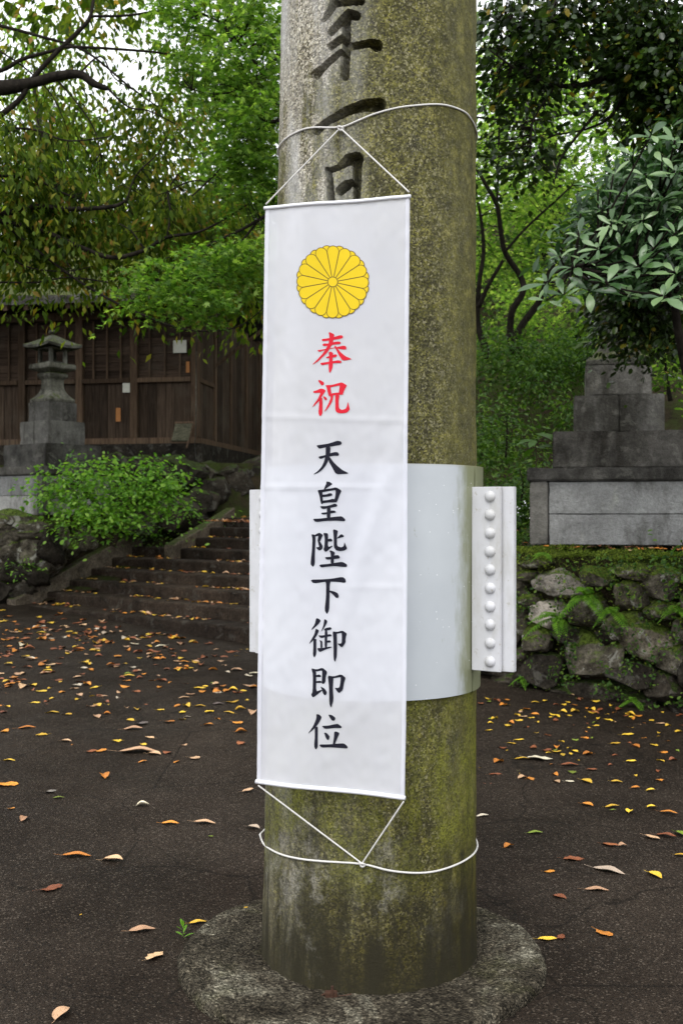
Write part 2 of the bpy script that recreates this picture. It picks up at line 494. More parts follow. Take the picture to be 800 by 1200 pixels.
ASPH = m_asphalt(); PIL = m_pillar(); STEEL = m_white_steel(); PLATE = m_flange(); CLOTH = m_cloth()
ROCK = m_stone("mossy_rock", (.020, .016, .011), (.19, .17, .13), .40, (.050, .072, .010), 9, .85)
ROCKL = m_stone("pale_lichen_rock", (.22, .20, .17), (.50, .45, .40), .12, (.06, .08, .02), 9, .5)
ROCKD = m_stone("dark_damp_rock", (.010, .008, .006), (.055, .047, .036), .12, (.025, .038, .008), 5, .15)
PEDD = m_stone("dark_carved_stone", (.035, .034, .030), (.12, .115, .105), .0, (.05, .06, .02), 6, .15, .75, grain=.35)
PEDL = m_stone("pale_carved_stone", (.235, .238, .235), (.40, .405, .40), .0, (.05, .06, .02), 3.5, .0, .7, grain=.35)
PEDM = m_stone("weathered_stone_block", (.08, .078, .07), (.20, .195, .18), .0, (.05, .06, .02), 4.5, .15, .75, grain=.35)
LANT = m_stone("weathered_lantern_stone", (.06, .06, .05), (.19, .19, .16), .15, (.05, .06, .02), 9, .2, .8, grain=.35)
STEP = m_stone("damp_step_stone", (.015, .0105, .0075), (.056, .041, .030), .0, (.02, .028, .008), 5, .1, .75)
CURB = m_stone("worn_curb_stone", (.05, .040, .030), (.15, .125, .095), .1, (.03, .04, .01), 7, .1, .6)
SOIL = m_soil(); BASE = m_base()
WOODV = m_wood("weathered_dark_plank", (.020, .014, .010), (.080, .058, .042))
WOODH = m_wood("weathered_dark_board", (.020, .014, .010), (.074, .052, .038), False)
WOODP = m_wood("weathered_post_wood", (.035, .023, .015), (.120, .083, .056))
BARK = m_bark("dark_wet_bark", (.006, .005, .004), (.030, .025, .019))
BARKL = m_bark("brown_bark", (.02, .016, .011), (.075, .058, .042))
ROOF = m_stone("weathered_bark_roof", (.05, .045, .038), (.34, .33, .31), .35, (.06, .07, .02), 8, .6, .9)
ROPE = m_plain("white_cord", (.62, .60, .57), .7, .3, .15, 300, .3)
INK = m_plain("black_print", (.014, .014, .022), .7, .08, .05)
RED = m_plain("red_print", (.56, .020, .036), .7, .08, .03)
YEL = m_plain("yellow_print", (.66, .475, .02), .7, .1, .03)
OUTL = m_plain("brown_print", (.13, .085, .012), .6, .25, .03)
PAPER = m_plain("faded_paper", (.52, .52, .45), .8, .2, .1)
PAPERO = m_plain("orange_paper", (.35, .15, .05), .8, .2, .1)
RUST = m_plain("rusty_iron", (.05, .022, .012), .8, .3, .3, 60, .4)

# ------------------------------------------------------------------ the yard
def make_ground():
    xs = np.concatenate([np.linspace(-60, -8, 14), np.linspace(-7.5, 7.5, 61), np.linspace(8, 60, 14)])
    ys = np.concatenate([np.linspace(-40, 1, 12), np.linspace(1.2, 13, 80), np.linspace(14, 90, 14)])
    X, Y = np.meshgrid(xs, ys)
    Z = 0.06 * np.clip(Y - 3.4, 0, 9.0)
    for i in range(X.shape[0]):
        for j in range(X.shape[1]):
            if 0 < Y[i, j] < 13 and abs(X[i, j]) < 8:
                Z[i, j] += .012 * noise.noise(Vector((X[i, j] * .9, Y[i, j] * .9, 0)))
    V = np.stack([X, Y, Z], -1).reshape(-1, 3)
    r, c = X.shape
    idx = np.arange(r * c).reshape(r, c)
    Fc = np.stack([idx[:-1, :-1], idx[:-1, 1:], idx[1:, 1:], idx[1:, :-1]], -1).reshape(-1, 4)
    o = link_mesh('ground', np_mesh('ground', V, Fc, ASPH, True))
    tag(o, kind='structure')
make_ground()

# ------------------------------------------------------------------ pillar axis (it leans in and tapers)
def axis(z): return Vector((.0886 + (.1204 - .0886) * z / 3.1, 3.46, z))
def prad(z): return .345 - (.345 - .313) * z / 3.1

def ray_pillar(px, py, extra=0.0):
    "point of the pillar's surface seen at a pixel (clamped to the silhouette)"
    d = Vector(((px - 400) / F, 1, -(py - 600) / F))
    z = EYE + d.z * 3.2
    for _ in range(6):
        c = axis(z); r = prad(z) + extra
        a = d.x * d.x + 1; b = -2 * (d.x * c.x + c.y); k = c.x ** 2 + c.y ** 2 - r * r
        disc = b * b - 4 * a * k
        t = (-b - math.sqrt(max(disc, 0))) / (2 * a)
        z = EYE + d.z * t
    return Vector((d.x * t, t, z))

# carved strokes, in photo pixels with a half width
CARVE = []
def cs(ox, oy, s, pts): CARVE.append([(ox + x / s, oy + y / s, r / s) for x, y, r in pts])
cs(355, 0, 8, [(195, 192, 20), (250, 110, 34), (290, 30, 40), (300, -60, 40)])
cs(355, 0, 8, [(300, 40, 30), (400, 25, 32), (545, 12, 34)])
cs(355, 0, 8, [(495, 148, 46), (430, 130, 46), (330, 230, 38), (262, 305, 34)])
cs(355, 0, 8, [(400, 340, 34), (330, 385, 38), (258, 435, 36)])
cs(355, 0, 8, [(450, 438, 36), (570, 412, 38), (640, 405, 42), (690, 425, 58)])
cs(355, 0, 8, [(362, 485, 28), (240, 580, 33), (170, 650, 34), (118, 705, 46)])
cs(355, 0, 8, [(412, 160, 38), (405, 480, 42), (388, 715, 42)])
cs(355, 105, 6.154, [(100, 295, 34), (180, 228, 26), (320, 150, 36), (450, 112, 44), (545, 112, 52)])
cs(355, 105, 6.154, [(172, 572, 18), (190, 640, 26), (200, 800, 30)])
cs(355, 105, 6.154, [(195, 580, 22), (260, 560, 22), (330, 505, 42), (385, 500, 52)])
cs(355, 105, 6.154, [(390, 540, 36), (388, 800, 26)])
cs(355, 105, 6.154, [(345, 672, 26), (315, 690, 38), (265, 730, 34)])

def make_pillar():
    # fine region: the visible front upper part
    def ang(px, z):
        q = ray_pillar(px, 600 - (z - EYE) * F / 3.12)
        c = axis(z); return math.atan2(q.y - c.y, q.x - c.x)
    a0, a1 = ang(352, 2.7), ang(468, 2.7)
    if a0 > a1: a0, a1 = a1, a0
    A = np.concatenate([np.linspace(a0, a1, 230), np.linspace(a1, a0 + 2 * math.pi, 90)[1:-1]])
    Z = np.concatenate([np.linspace(-.12, 2.2, 60)[:-1], np.linspace(2.2, 2.37, 20)[:-1], np.linspace(2.37, 3.06, 330)[:-1], np.linspace(3.06, 6.2, 30)])
    AA, ZZ = np.meshgrid(A, Z)
    R = .345 - (.345 - .313) * ZZ / 3.1
    AX = .0886 + (.1204 - .0886) * ZZ / 3.1
    X = AX + R * np.cos(AA); Y = 3.46 + R * np.sin(AA)
    px = 400 + X / Y * F; py = 600 - (ZZ - EYE) / Y * F
    front = (np.cos(AA) * X + np.sin(AA) * Y) < 0
    sd = np.full(px.shape, 99.0)
    for st in CARVE:
        for (x0, y0, r0), (x1, y1, r1) in zip(st[:-1], st[1:]):
            dx, dy = x1 - x0, y1 - y0
            t = np.clip(((px - x0) * dx + (py - y0) * dy) / (dx * dx + dy * dy), 0, 1)
            d = np.hypot(px - x0 - t * dx, py - y0 - t * dy) - (r0 + t * (r1 - r0))
            sd = np.minimum(sd, d)
    wob = np.sin(px * 1.1 + py * .7) * .14 + np.sin(py * .9 - px * .8) * .14
    sd = sd + wob
    depth = .060 * np.clip((-sd) / 1.0, 0, 1) + .006 * np.clip(-sd / 5, 0, 1)
    depth = np.where(front & (py < 240), depth, 0)
    R2 = R - depth
    # hewn unevenness
    lump = .0015 * np.sin(AA * 9 + ZZ * 7) * np.sin(ZZ * 11 + AA * 3) + .001 * np.sin(AA * 23 - ZZ * 17)
    R2 = R2 + lump
    # slightly chipped, spreading foot
    R2 = R2 + .006 * np.exp(-np.clip(ZZ, 0, 9) / .05)
    V = np.stack([AX + R2 * np.cos(AA), 3.46 + R2 * np.sin(AA), ZZ], -1).reshape(-1, 3)
    r, c = AA.shape
    idx = np.arange(r * c).reshape(r, c)
    nx = np.roll(idx, -1, axis=1)
    Fc = np.stack([idx[:-1], nx[:-1], nx[1:], idx[1:]], -1).reshape(-1, 4)
    o = link_mesh('stone_gate_pillar', np_mesh('stone_gate_pillar', V, Fc, PIL, True))
    o.data.set_sharp_from_angle(angle=.45)
    tag(o, 'tall round granite pillar with carved characters and green algae, standing on a round concrete footing', 'stone pillar')
make_pillar()

def make_footing():
    m = MB(); K, Rn = 260, 60
    rows = []
    cx, cy = .062, 3.46
    for k in range(K):
        a = 2 * math.pi * k / K
        R0 = .585 + .014 * noise.noise(Vector((math.cos(a) * 2.2, math.sin(a) * 2.2, 3))) + .006 * noise.noise(Vector((math.cos(a) * 9, math.sin(a) * 9, 1))) + .005 * noise.noise(Vector((math.cos(a) * 30, math.sin(a) * 30, 1)))
        for j in range(Rn):
            t = j / (Rn - 1)
            r = .27 + (R0 - .27) * min(1, t * 1.06) if t < .94 else R0 + .002
            x, y = cx + r * math.cos(a), cy + r * math.sin(a)
            h = .042 - .010 * t ** 2 + .0035 * noise.fractal(Vector((x * 9, y * 9, 0)), .8, 2, 6) + .004 * noise.noise(Vector((x * 40, y * 40, 0)))
            e = max(0, (t - .90) / .10)
            h = h * (1 - e ** 1.6) - .03 * e ** 2
            m.v.append((x, y, h))
    for k in range(K):
        for j in range(Rn - 1):
            a = k * Rn + j; b = ((k + 1) % K) * Rn + j
            m.f.append((a, a + 1, b + 1, b))
    o = m.build('pillar_footing', BASE, smooth=True)
    tag(o, 'round low rough concrete footing stained with moss under the granite pillar', 'footing')
make_footing()

# ------------------------------------------------------------------ steel collar
def make_collar():
    root = empty('steel_collar', (.1, 3.46, .895), 'white painted steel collar with riveted side plates clamped round the mossy pillar', 'steel collar')
    AL = math.radians(-29.4)
    u = Vector((math.cos(AL), math.sin(AL), 0)); nrm = Vector((math.sin(AL), -math.cos(AL), 0))   # nrm faces the viewer
    z0, z1 = .897, 1.592
    def shell(a0, a1):
        m = MB(); K = 72; zs = [z0 + (z1 - z0) * i / 14 for i in range(15)]
        for ring in (0, 1):
            for z in zs:
                c = axis(z); 
                for k in range(K + 1):
                    a = a0 + (a1 - a0) * k / K
                    r = prad(z0) + (.0145 if ring else .004) + .0012 * math.sin(a * 5 + z * 6)
                    m.v.append((c.x + r * math.cos(a), c.y + r * math.sin(a), z))
        W = K + 1; L = len(zs) * W
        for i in range(len(zs) - 1):
            for k in range(K):
                a = i * W + k
                m.f.append((L + a, L + a + 1, L + a + W + 1, L + a + W)); m.f.append((a, a + W, a + W + 1, a + 1))
        for k in range(K):
            b = (len(zs) - 1) * W + k
            m.f.append((L + b, L + b + 1, b + 1, b)); m.f.append((k, k + 1, L + k + 1, L + k))
        for i in range(len(zs) - 1):
            a = i * W; m.f.append((a, L + a, L + a + W, a + W))
            a = i * W + K; m.f.append((a, a + W, L + a + W, L + a))
        return m
    g = .02
    shell(AL - math.pi + g, AL - g).build('front_shell', STEEL, root, smooth=True, world=True).data.set_sharp_from_angle(angle=.6)
    shell(AL + g, AL + math.pi - g).build('rear_shell', STEEL, root, smooth=True, world=True).data.set_sharp_from_angle(angle=.6)
    c = Vector((.1, 3.46, 0)); fz0, fz1 = .965, 1.527
    def plate(sgn, r0, r1, y0, y1, name):
        M = Matrix.Translation(c) @ Matrix(((u.x * sgn, -nrm.x, 0, 0), (u.y * sgn, -nrm.y, 0, 0), (0, 0, 1, 0), (0, 0, 0, 1)))
        m = MB().box(r0, r1, y0, y1, fz0, fz1, M)
        return m.build(name, PLATE, root, bevel=.0015, world=True)
    bz = [.975 + .02 + (fz1 - fz0 - .06) * i / 9 for i in range(10)]
    dome = MB()
    for j in range(6):
        ph = j / 5 * math.pi / 2
        for k in range(16):
            a = k / 16 * 2 * math.pi
            rr = math.cos(ph) if j < 5 else .03
            dome.v.append((rr * math.cos(a), rr * math.sin(a), math.sin(ph) * .72))
    for j in range(5):
        for k in range(16):
            a = j * 16 + k; b = j * 16 + (k + 1) % 16
            dome.f.append((a, b, b + 16, a + 16))
    dome.f.append(tuple(range(80, 96)))
    dm = dome.mesh('bolt', PLATE, smooth=True)
    for sgn in (1, -1):
        plate(sgn, .352, .446, -.016, -.002, 'front_flange_plate')
        plate(sgn, .352, .482, .002, .022, 'rear_flange_plate')
        for z in bz:
            p = c + u * sgn * .412 + nrm * .0155 + Vector((0, 0, z))
            o = link_mesh('bolt', dm, root)
            o.location = p - root.location
            o.rotation_euler = nrm.to_track_quat('Z', 'Y').to_euler()
            o.scale = (.0175, .0175, .0175)
make_collar()

# ------------------------------------------------------------------ banner
BP = Vector((-.2265, 3.181, 0)); BD = Vector((.4195, -.148, 0)).normalized(); BN = Vector((BD.y, -BD.x, 0))
if BN.y > 0: BN = -BN
TL, TR, BL, BR = (311, 242), (480, 228), (301, 918), (474, 937)
def on_plane(px, py):
    d = Vector(((px - 400) / F, 1, -(py - 600) / F))
    t = (BP - Vector((0, 0, EYE))).dot(BN) / d.dot(BN)
    return Vector((0, 0, EYE)) + d * t
def fold(px, py):
    s = (px - 305) / 172; t = (py - 235) / 690
    g = lambda x, c, w_: math.exp(-((x - c) / w_) ** 2)
    h = .0045 * math.sin(s * 5.2 + .6) * (1 - .5 * t)
    h += .011 * g(px, 452 - (py - 560) * .33, 13) * g(py, 640, 130)              # long diagonal fold on the right
    h -= .009 * g(px, 430 - (py - 600) * .30, 16) * g(py, 650, 110)
    h += .0022 * g(py, 571, 3) * (1 - g(px, 480, 40))                              # packing creases
    h += .0016 * g(py, 489 + (px - 330) * .03, 3.2)
    h += .0012 * g(py, 688, 3) * g(px, 440, 60)
    h += .0030 * g(px, 478, 22) * g(py, 560, 60)
    h += .0050 * math.sin(px * .045 + py * .012) * g(py, 905, 55)
    h += .0030 * math.sin(px * .07 + 1) * g(py, 250, 50) 
    h += .0012 * noise.noise(Vector((px * .045, py * .02, 0)))
    q = 1 - g(px, 390, 60) * g(py, 330, 60)
    h += .0013 * q * noise.noise(Vector((px * .13, py * .07, 3)))
    h += .0014 * q * abs(noise.noise(Vector((px * .035 + py * .02, py * .03, 8))))
    return h
def bpt(px, py, off=0.0):
    return on_plane(px, py) + BN * (fold(px, py) + off)

def make_banner():
    root = empty('hanging_banner', on_plane(300, 918), 'tall white cloth banner with yellow flower crest, red and black characters, tied to the pillar', 'banner')
    m = MB(); NX, NY = 60, 240
    for j in range(NY + 1):
        t = j / NY
        for i in range(NX + 1):
            s = i / NX
            x = (TL[0] * (1 - s) + TR[0] * s) * (1 - t) + (BL[0] * (1 - s) + BR[0] * s) * t
            y = (TL[1] * (1 - s) + TR[1] * s) * (1 - t) + (BL[1] * (1 - s) + BR[1] * s) * t
            x += (.8 * math.sin(t * 5) - .9 * math.sin(math.pi * t)) * (1 if s < .5 else -1) * abs(2 * s - 1) * .6
            m.v.append(tuple(bpt(x, y)))
    for j in range(NY):
        for i in range(NX):
            a = j * (NX + 1) + i
            m.f.append((a, a + 1, a + NX + 2, a + NX + 1))
    cl = m.build('cloth', CLOTH, root, smooth=True, world=True)
    # doubled hems along the edges
    def strip(pa, pb, width, name):
        m = MB(); K = 120
        ax, ay = pb[0] - pa[0], pb[1] - pa[1]; L = math.hypot(ax, ay); nx, ny = -ay / L * width, ax / L * width
        for k in range(K + 1):
            q = (pa[0] + ax * k / K, pa[1] + ay * k / K)
            t = k / K
            dx = (.8 * math.sin(t * 5) - .9 * math.sin(math.pi * t)) * .6 * (1 if pa[0] < 400 else -1) if abs(ay) > abs(ax) else 0
            for off, wd in ((.0016, 0), (.0022, .5), (.0016, 1)):
                m.v.append(tuple(bpt(q[0] + dx + nx * wd, q[1] + ny * wd, off)))
        for k in range(K):
            for e in (0, 1):
                a = k * 3 + e; m.f.append((a, a + 1, a + 4, a + 3))
        return m.build(name, CLOTH, root, smooth=True, world=True)
    strip((312.0, 243), (302.0, 917), -4, 'side_hem')
    strip((479.2, 229), (473.2, 936), 4, 'side_hem')
    WH = m_plain("white_plastic_rod", (.72, .72, .75), .4, .4, .03)
    for (a, b, nm, r) in ((TL, TR, 'top_rod', .0055), (BL, BR, 'bottom_rod', .0065)):
        pts = [bpt(a[0] + (b[0] - a[0]) * t, a[1] + (b[1] - a[1]) * t + (2.2 if nm == 'top_rod' else -2.2) , .0015) for t in np.linspace(-.006, 1.006, 24)]
        MB().tube(pts, r, 10, 0).build(nm, WH, root, smooth=True, world=True)
    # printed crest
    C0 = (390, 330.5); Rx, Ry = 42.6, 43.4
    def poly(pts, mat_mb, off):
        vs = [bpt(x, y, off) for x, y in pts]
        tri = tessellate_polygon([[Vector((x, y, 0)) for x, y in pts]])
        bm = bmesh.new(); q = [bm.verts.new((x, y, 0)) for x, y in pts]
        for t in tri: bm.faces.new([q[k] for k in t])
        for _ in range(2): bmesh.ops.subdivide_edges(bm, edges=[e for e in bm.edges if e.calc_length() > 6], cuts=1)
        bmesh.ops.triangulate(bm, faces=bm.faces); bm.verts.index_update()
        mat_mb.add([bpt(v.co.x, v.co.y, off) for v in bm.verts], [tuple(v.index for v in f.verts) for f in bm.faces]); bm.free()
    cr = empty('flower_crest', bpt(*C0), None, None)
    cr.parent = root; cr.matrix_parent_inverse = Matrix.Translation(root.location).inverted(); 
    def petal(a, r0, r1, w0, wr):
        pts = []
        ca, sa = math.cos(a), math.sin(a)
        out_ = [(r0, -w0), (r1 - wr, -wr)]
        for k in range(1, 12):
            b = -math.pi / 2 + math.pi * k / 12
            out_.append((r1 - wr + wr * math.cos(b), wr * math.sin(b)))
        out_ += [(r1 - wr, wr), (r0, w0)]
        for x, y in out_:
            pts.append((C0[0] + (x * ca - y * sa) * Rx, C0[1] + (x * sa + y * ca) * Ry))
        return pts
    def finish(m, name, mat, parent):
        me = m.mesh(name, mat)
        bm = bmesh.new(); bm.from_mesh(me)
        bmesh.ops.recalc_face_normals(bm, faces=bm.faces); bm.to_mesh(me); bm.free()
        o = bpy.data.objects.new(name, me); COL.objects.link(o); o.parent = parent
        o.matrix_parent_inverse = (Matrix.Translation(root.location) if parent is root else Matrix.Translation(bpt(*C0))).inverted()
        return o
    eps = .022
    for k in range(16):
        a = 2 * math.pi * (k + .5) / 16 + .01 - math.pi / 2
        o1 = MB(); poly(petal(a, .5, 1.0, .05, .155), o1, .0012); finish(o1, 'petal_outline', OUTL, cr)
        o2 = MB(); poly(petal(a, .5, 1.0 - eps, .04, .155 - eps), o2, .0014); finish(o2, 'outer_petal', YEL, cr)
    for k in range(16):
        a = 2 * math.pi * k / 16 + .01 - math.pi / 2
        o1 = MB(); poly(petal(a, .10, .985, .022, .166), o1, .0016); finish(o1, 'petal_outline', OUTL, cr)
        o2 = MB(); poly(petal(a, .12, .985 - eps, .012, .166 - eps * .8), o2, .0018); finish(o2, 'petal', YEL, cr)
    for rr, off, mt, nm in ((.145, .0020, OUTL, 'centre_outline'), (.122, .0022, YEL, 'centre_disc')):
        o1 = MB(); poly([(C0[0] + rr * Rx * math.cos(b), C0[1] + rr * Ry * math.sin(b)) for b in np.linspace(0, 2 * math.pi, 28)[:-1]], o1, off)
        finish(o1, nm, mt, cr)
    # characters, outlines traced stroke by stroke
    CH = [
     (360, 385, RED, [
      "228,175 245,165 345,150 430,130 500,105 545,105 558,135 540,155 400,180 300,195 240,200",
      "240,255 260,235 345,235 400,215 480,200 520,210 520,240 400,255 300,275 255,275",
      "160,340 230,330 350,310 460,290 560,265 600,275 612,310 600,328 540,325 440,305 330,325 240,350 190,370",
      "335,60 360,60 425,90 415,150 400,230 360,300 320,370 250,440 180,510 95,568 90,560 150,500 230,410 290,330 335,230 350,150",
      "440,265 470,310 520,370 590,430 695,475 640,490 550,502 500,430 455,340 420,280",
      "290,450 340,430 400,415 440,400 465,415 455,445 400,455 310,468",
      "200,540 300,525 400,510 480,495 535,505 530,540 440,540 300,560 230,578",
      "335,370 370,360 408,385 395,450 400,600 365,690 345,690 335,600 345,450"]),
     (360, 440, RED, [
      "170,75 210,75 265,110 262,145 225,162",
      "95,250 150,235 210,205 260,210 295,240 240,320 200,390 150,440 80,508 110,450 170,370 215,270 160,275 105,275",
      "195,350 240,345 242,420 242,590 220,635 200,635 178,590 190,450",
      "250,325 290,335 315,370 300,390 275,380",
      "285,150 365,165 380,300 345,335 325,270 310,200",
      "300,150 380,150 470,125 540,105 620,155 600,160 510,155 365,187 330,180",
      "510,120 620,155 580,220 555,290 490,290 510,160",
      "340,290 380,282 490,265 560,285 560,302 450,302 370,325",
      "360,310 410,310 400,390 360,470 300,545 265,575 300,510 340,430 370,350",
      "440,300 505,305 490,400 495,510 540,540 600,520 618,480 635,405 648,470 665,530 620,580 530,595 465,580 440,540 440,400"]),
     (360, 510, INK, [
      "145,160 250,145 340,130 410,105 470,85 520,95 538,125 520,150 400,172 270,195 200,210 180,205",
      "175,335 270,315 360,280 430,262 475,265 495,300 485,322 400,322 290,345 205,375",
      "290,180 365,175 355,300 330,400 290,480 230,550 170,590 110,615 105,608 170,560 230,490 270,400 290,290",
      "345,330 400,410 470,480 550,545 650,595 600,605 450,612 390,510 330,400"]),
     (360, 560, INK, [
      "300,55 350,62 400,98 330,145 260,195 285,130 300,90",
      "162,188 240,190 250,400 235,415 215,395 195,280",
      "180,190 270,180 370,165 455,145 540,200 500,220 440,190 330,208 230,228",
      "430,160 540,200 505,270 470,370 440,388 415,372 440,280 445,190",
      "235,262 300,258 350,238 385,242 398,275 350,290 240,303",
      "240,355 330,345 400,325 450,340 440,385 330,385 240,398",
      "200,442 300,440 380,420 430,400 465,415 470,445 380,465 260,488 225,480",
      "218,545 300,538 380,508 430,510 455,540 380,555 260,575 235,570",
      "310,455 370,455 365,640 310,640",
      "90,640 200,635 350,618 450,605 540,598 595,650 585,680 450,668 300,672 130,692"]),
     (360, 615, INK, [
      "68,145 130,155 135,200 128,400 122,620 95,660 60,620 60,580 80,400 85,220",
      "125,155 195,120 252,160 230,200 205,260 170,265 165,240 180,170 135,185",
      "170,245 205,262 245,330 240,375 200,402 175,395 135,352 190,345 175,290",
      "252,125 320,130 330,160 325,350 395,322 395,340 290,430 255,385 270,340 275,200",
      "320,225 370,210 398,240 385,262 320,262",
      "402,65 480,90 470,140 462,200 465,330 520,352 560,340 575,270 590,310 615,375 570,405 510,412 450,400 415,350 415,200",
      "530,138 582,185 460,218 462,205",
      "345,405 375,398 435,430 415,500 415,605 365,605 370,500 365,440",
      "280,505 360,500 440,475 480,472 505,500 500,525 430,535 300,545",
      "183,622 350,608 450,590 540,578 615,620 612,658 560,660 420,645 300,655 220,668"]),
     (360, 670, INK, [
      "52,122 250,118 400,105 540,80 590,110 605,160 580,175 470,160 300,155 100,185",
      "280,140 365,150 350,200 345,400 340,600 305,670 270,600 290,400 295,200",
      "340,290 420,310 470,335 492,380 480,410 440,410 390,350 340,312"]),
     (355, 720, INK, [
      "210,55 250,65 282,98 240,160 145,240 135,235 190,150",
      "205,215 258,250 215,340 160,410 95,468 130,400 180,310",
      "165,380 215,380 212,440 212,620 180,678 158,630 165,500",
      "335,65 385,105 350,180 280,285 320,170",
      "330,225 380,205 435,198 452,225 420,245 330,255",
      "240,325 300,328 400,310 440,308 455,340 400,345 280,372",
      "340,230 385,240 380,520 340,530",
      "375,410 425,400 445,425 430,438 375,440",
      "255,400 305,412 308,520 275,530 275,430",
      "225,525 330,520 400,505 452,500 450,515 350,550 265,590 235,555",
      "465,262 535,272 535,500 530,660 500,748 480,690 480,400",
      "470,262 540,272 620,250 688,298 660,310 600,288 540,300 480,300",
      "605,260 688,298 665,380 668,440 610,520 545,462 548,450 590,455 608,440 610,350"]),
     (355, 775, INK, [
      "132,105 200,125 215,180 212,470 290,440 310,455 165,568 133,520 158,470 160,200",
      "135,105 220,125 310,95 385,160 340,170 300,140 210,160",
      "300,100 385,160 360,240 355,320 325,355 295,340 305,240 305,140",
      "205,215 260,200 295,225 280,245 205,240",
      "205,308 290,298 300,335 205,335",
      "275,385 340,420 378,475 370,515 345,530 320,500 300,440",
      "388,218 480,235 475,290 470,420 480,600 440,730 415,660 410,400",
      "390,218 480,235 600,200 668,258 640,270 580,245 480,265 420,262",
      "590,210 668,258 640,330 620,450 570,495 540,475 495,410 550,415 572,400 585,320"]),
     (355, 830, INK, [
      "215,85 260,95 302,138 240,250 180,320 90,395 100,375 170,270 215,150",
      "190,290 240,280 240,400 242,590 220,635 205,635 183,590 195,420",
      "398,95 450,100 505,140 508,170 485,195 455,190 420,140",
      "300,270 400,268 480,250 545,240 605,285 600,310 480,308 345,320",
      "335,375 370,378 420,430 415,475 395,495 375,480 350,420",
      "488,365 520,360 575,385 540,460 495,570 465,575 488,450",
      "258,558 400,560 560,550 640,548 695,600 690,630 600,622 420,605 295,610"])]
    for ox, oy, mat, strokes in CH:
        m = MB()
        for q, s in enumerate(strokes):
            raw = [tuple(map(float, p.split(','))) for p in s.split()]
            n = len(raw); pts = []
            for i in range(n):      # light corner rounding (two Chaikin-like cuts)
                a, b, c = raw[i - 1], raw[i], raw[(i + 1) % n]
                for o_ in ((.82 * b[0] + .18 * a[0], .82 * b[1] + .18 * a[1]), (.82 * b[0] + .18 * c[0], .82 * b[1] + .18 * c[1])):
                    pts.append((ox + o_[0] / 13.333, oy + o_[1] / 13.333))
            tri = tessellate_polygon([[Vector((x, y, 0)) for x, y in pts]])
            bm = bmesh.new()
            vs = [bm.verts.new((x, y, 0)) for x, y in pts]
            for t in tri:
                try: bm.faces.new([vs[k] for k in t])
                except ValueError: pass
            for _ in range(2):
                bmesh.ops.subdivide_edges(bm, edges=[e for e in bm.edges if e.calc_length() > 5], cuts=1, use_grid_fill=False)
            bmesh.ops.triangulate(bm, faces=bm.faces)
            bm.verts.index_update()
            m.add([bpt(v.co.x, v.co.y, .0010 + .00006 * q) for v in bm.verts], [tuple(v.index for v in f.verts) for f in bm.faces])
            bm.free()
        finish(m, 'printed_character', mat, root)
make_banner()

# ------------------------------------------------------------------ cords round the pillar
def make_cord(vis, corners, knot, extra, name, label, r):
    root = empty(name, ray_pillar(*knot, extra), label, 'cord')
    pts = []
    for x, y in vis: pts.append(ray_pillar(x, y, extra))
    a0 = math.atan2(pts[-1].y - 3.46, pts[-1].x - axis(pts[-1].z).x); a1 = math.atan2(pts[0].y - 3.46, pts[0].x - axis(pts[0].z).x)
    while a1 < a0: a1 += 2 * math.pi
    for k in range(1, 18):
        t = k / 18; z = pts[len(vis) - 1].z * (1 - t) + pts[0].z * t; a = a0 + (a1 - a0) * t
        c = axis(z); rr = prad(z) + extra
        pts.append(Vector((c.x + rr * math.cos(a), c.y + rr * math.sin(a), z)))
    pts.append(pts[0].copy())
    MB().tube(pts, r, 8, 4).build('loop', ROPE, root, smooth=True, world=True)
    kn = ray_pillar(knot[0], knot[1], extra + .004)
    for cx, cy, sag in corners:
        e = bpt(cx, cy, .004)
        n = 10; q = []
        for i in range(n + 1):
            t = i / n; p = kn.lerp(e, t)
            # keep clear of the stone
            c = axis(p.z); dv = Vector((p.x - c.x, p.y - c.y, 0)); mn = prad(p.z) + .004
            if dv.length < mn: p = Vector((c.x, c.y, p.z)) + dv.normalized() * mn
            p.z -= sag * math.sin(math.pi * t)
            q.append(p)
        MB().tube(q, r * .8, 7, 3).build('hanging_string', ROPE, root, smooth=True, world=True)
    MB().tube([kn + Vector((-.008, -.002, .003)), kn + Vector((0, -.006, .002)), kn + Vector((.009, -.001, -.003)), kn + Vector((0, -.003, -.008)), kn + Vector((-.006, -.002, 0))], r * 1.1, 7, 3).build('knot', ROPE, root, smooth=True, world=True)
make_cord([(327, 172), (333, 164), (347, 155), (365, 149.5), (398.5, 149), (420, 141), (437, 134), (460, 127.5), (482, 124), (517, 122.5), (542, 130), (552, 140), (557.5, 152)],
          [(312, 240, 0), (479.5, 225.5, 0)], (398.5, 150), .0035, 'upper_cord', 'white cord tied round the pillar above the banner, crossing the carved characters', .0028)
make_cord([(304.5, 978), (309, 989), (320, 997), (335, 1003), (355, 1007), (380, 1009.5), (424, 1012.5), (455, 1020), (485, 1023), (510, 1021), (535, 1013), (552, 1003), (558.5, 994)],
          [(303, 920, .0), (473.5, 938.5, 0)], (424, 1012), .0035, 'lower_cord', 'white cord tied round the pillar foot below the banner', .0030)

# a drilled iron clip at the foot of the pillar
def make_clip():
    p = on_ground(388, 1172); 
    root = empty('iron_clip', (p.x, 3.11, .045), 'small rusty iron clip at the front foot of the pillar', 'iron clip')
    MB().box(-.018, .018, -.014, .014, -.012, .006).build('clip_plate', RUST, root, bevel=.002)
    MB().tube([(.004, -.015, -.01), (.004, -.016, .03)], .004, 8, 0).build('clip_bolt', RUST, root)
    MB().tube([(-.03, .0, -.006), (-.01, -.004, .004), (.02, -.003, -.006), (.06, .002, -.002)], .0025, 6, 3).build('clip_wire', RUST, root)
make_clip()

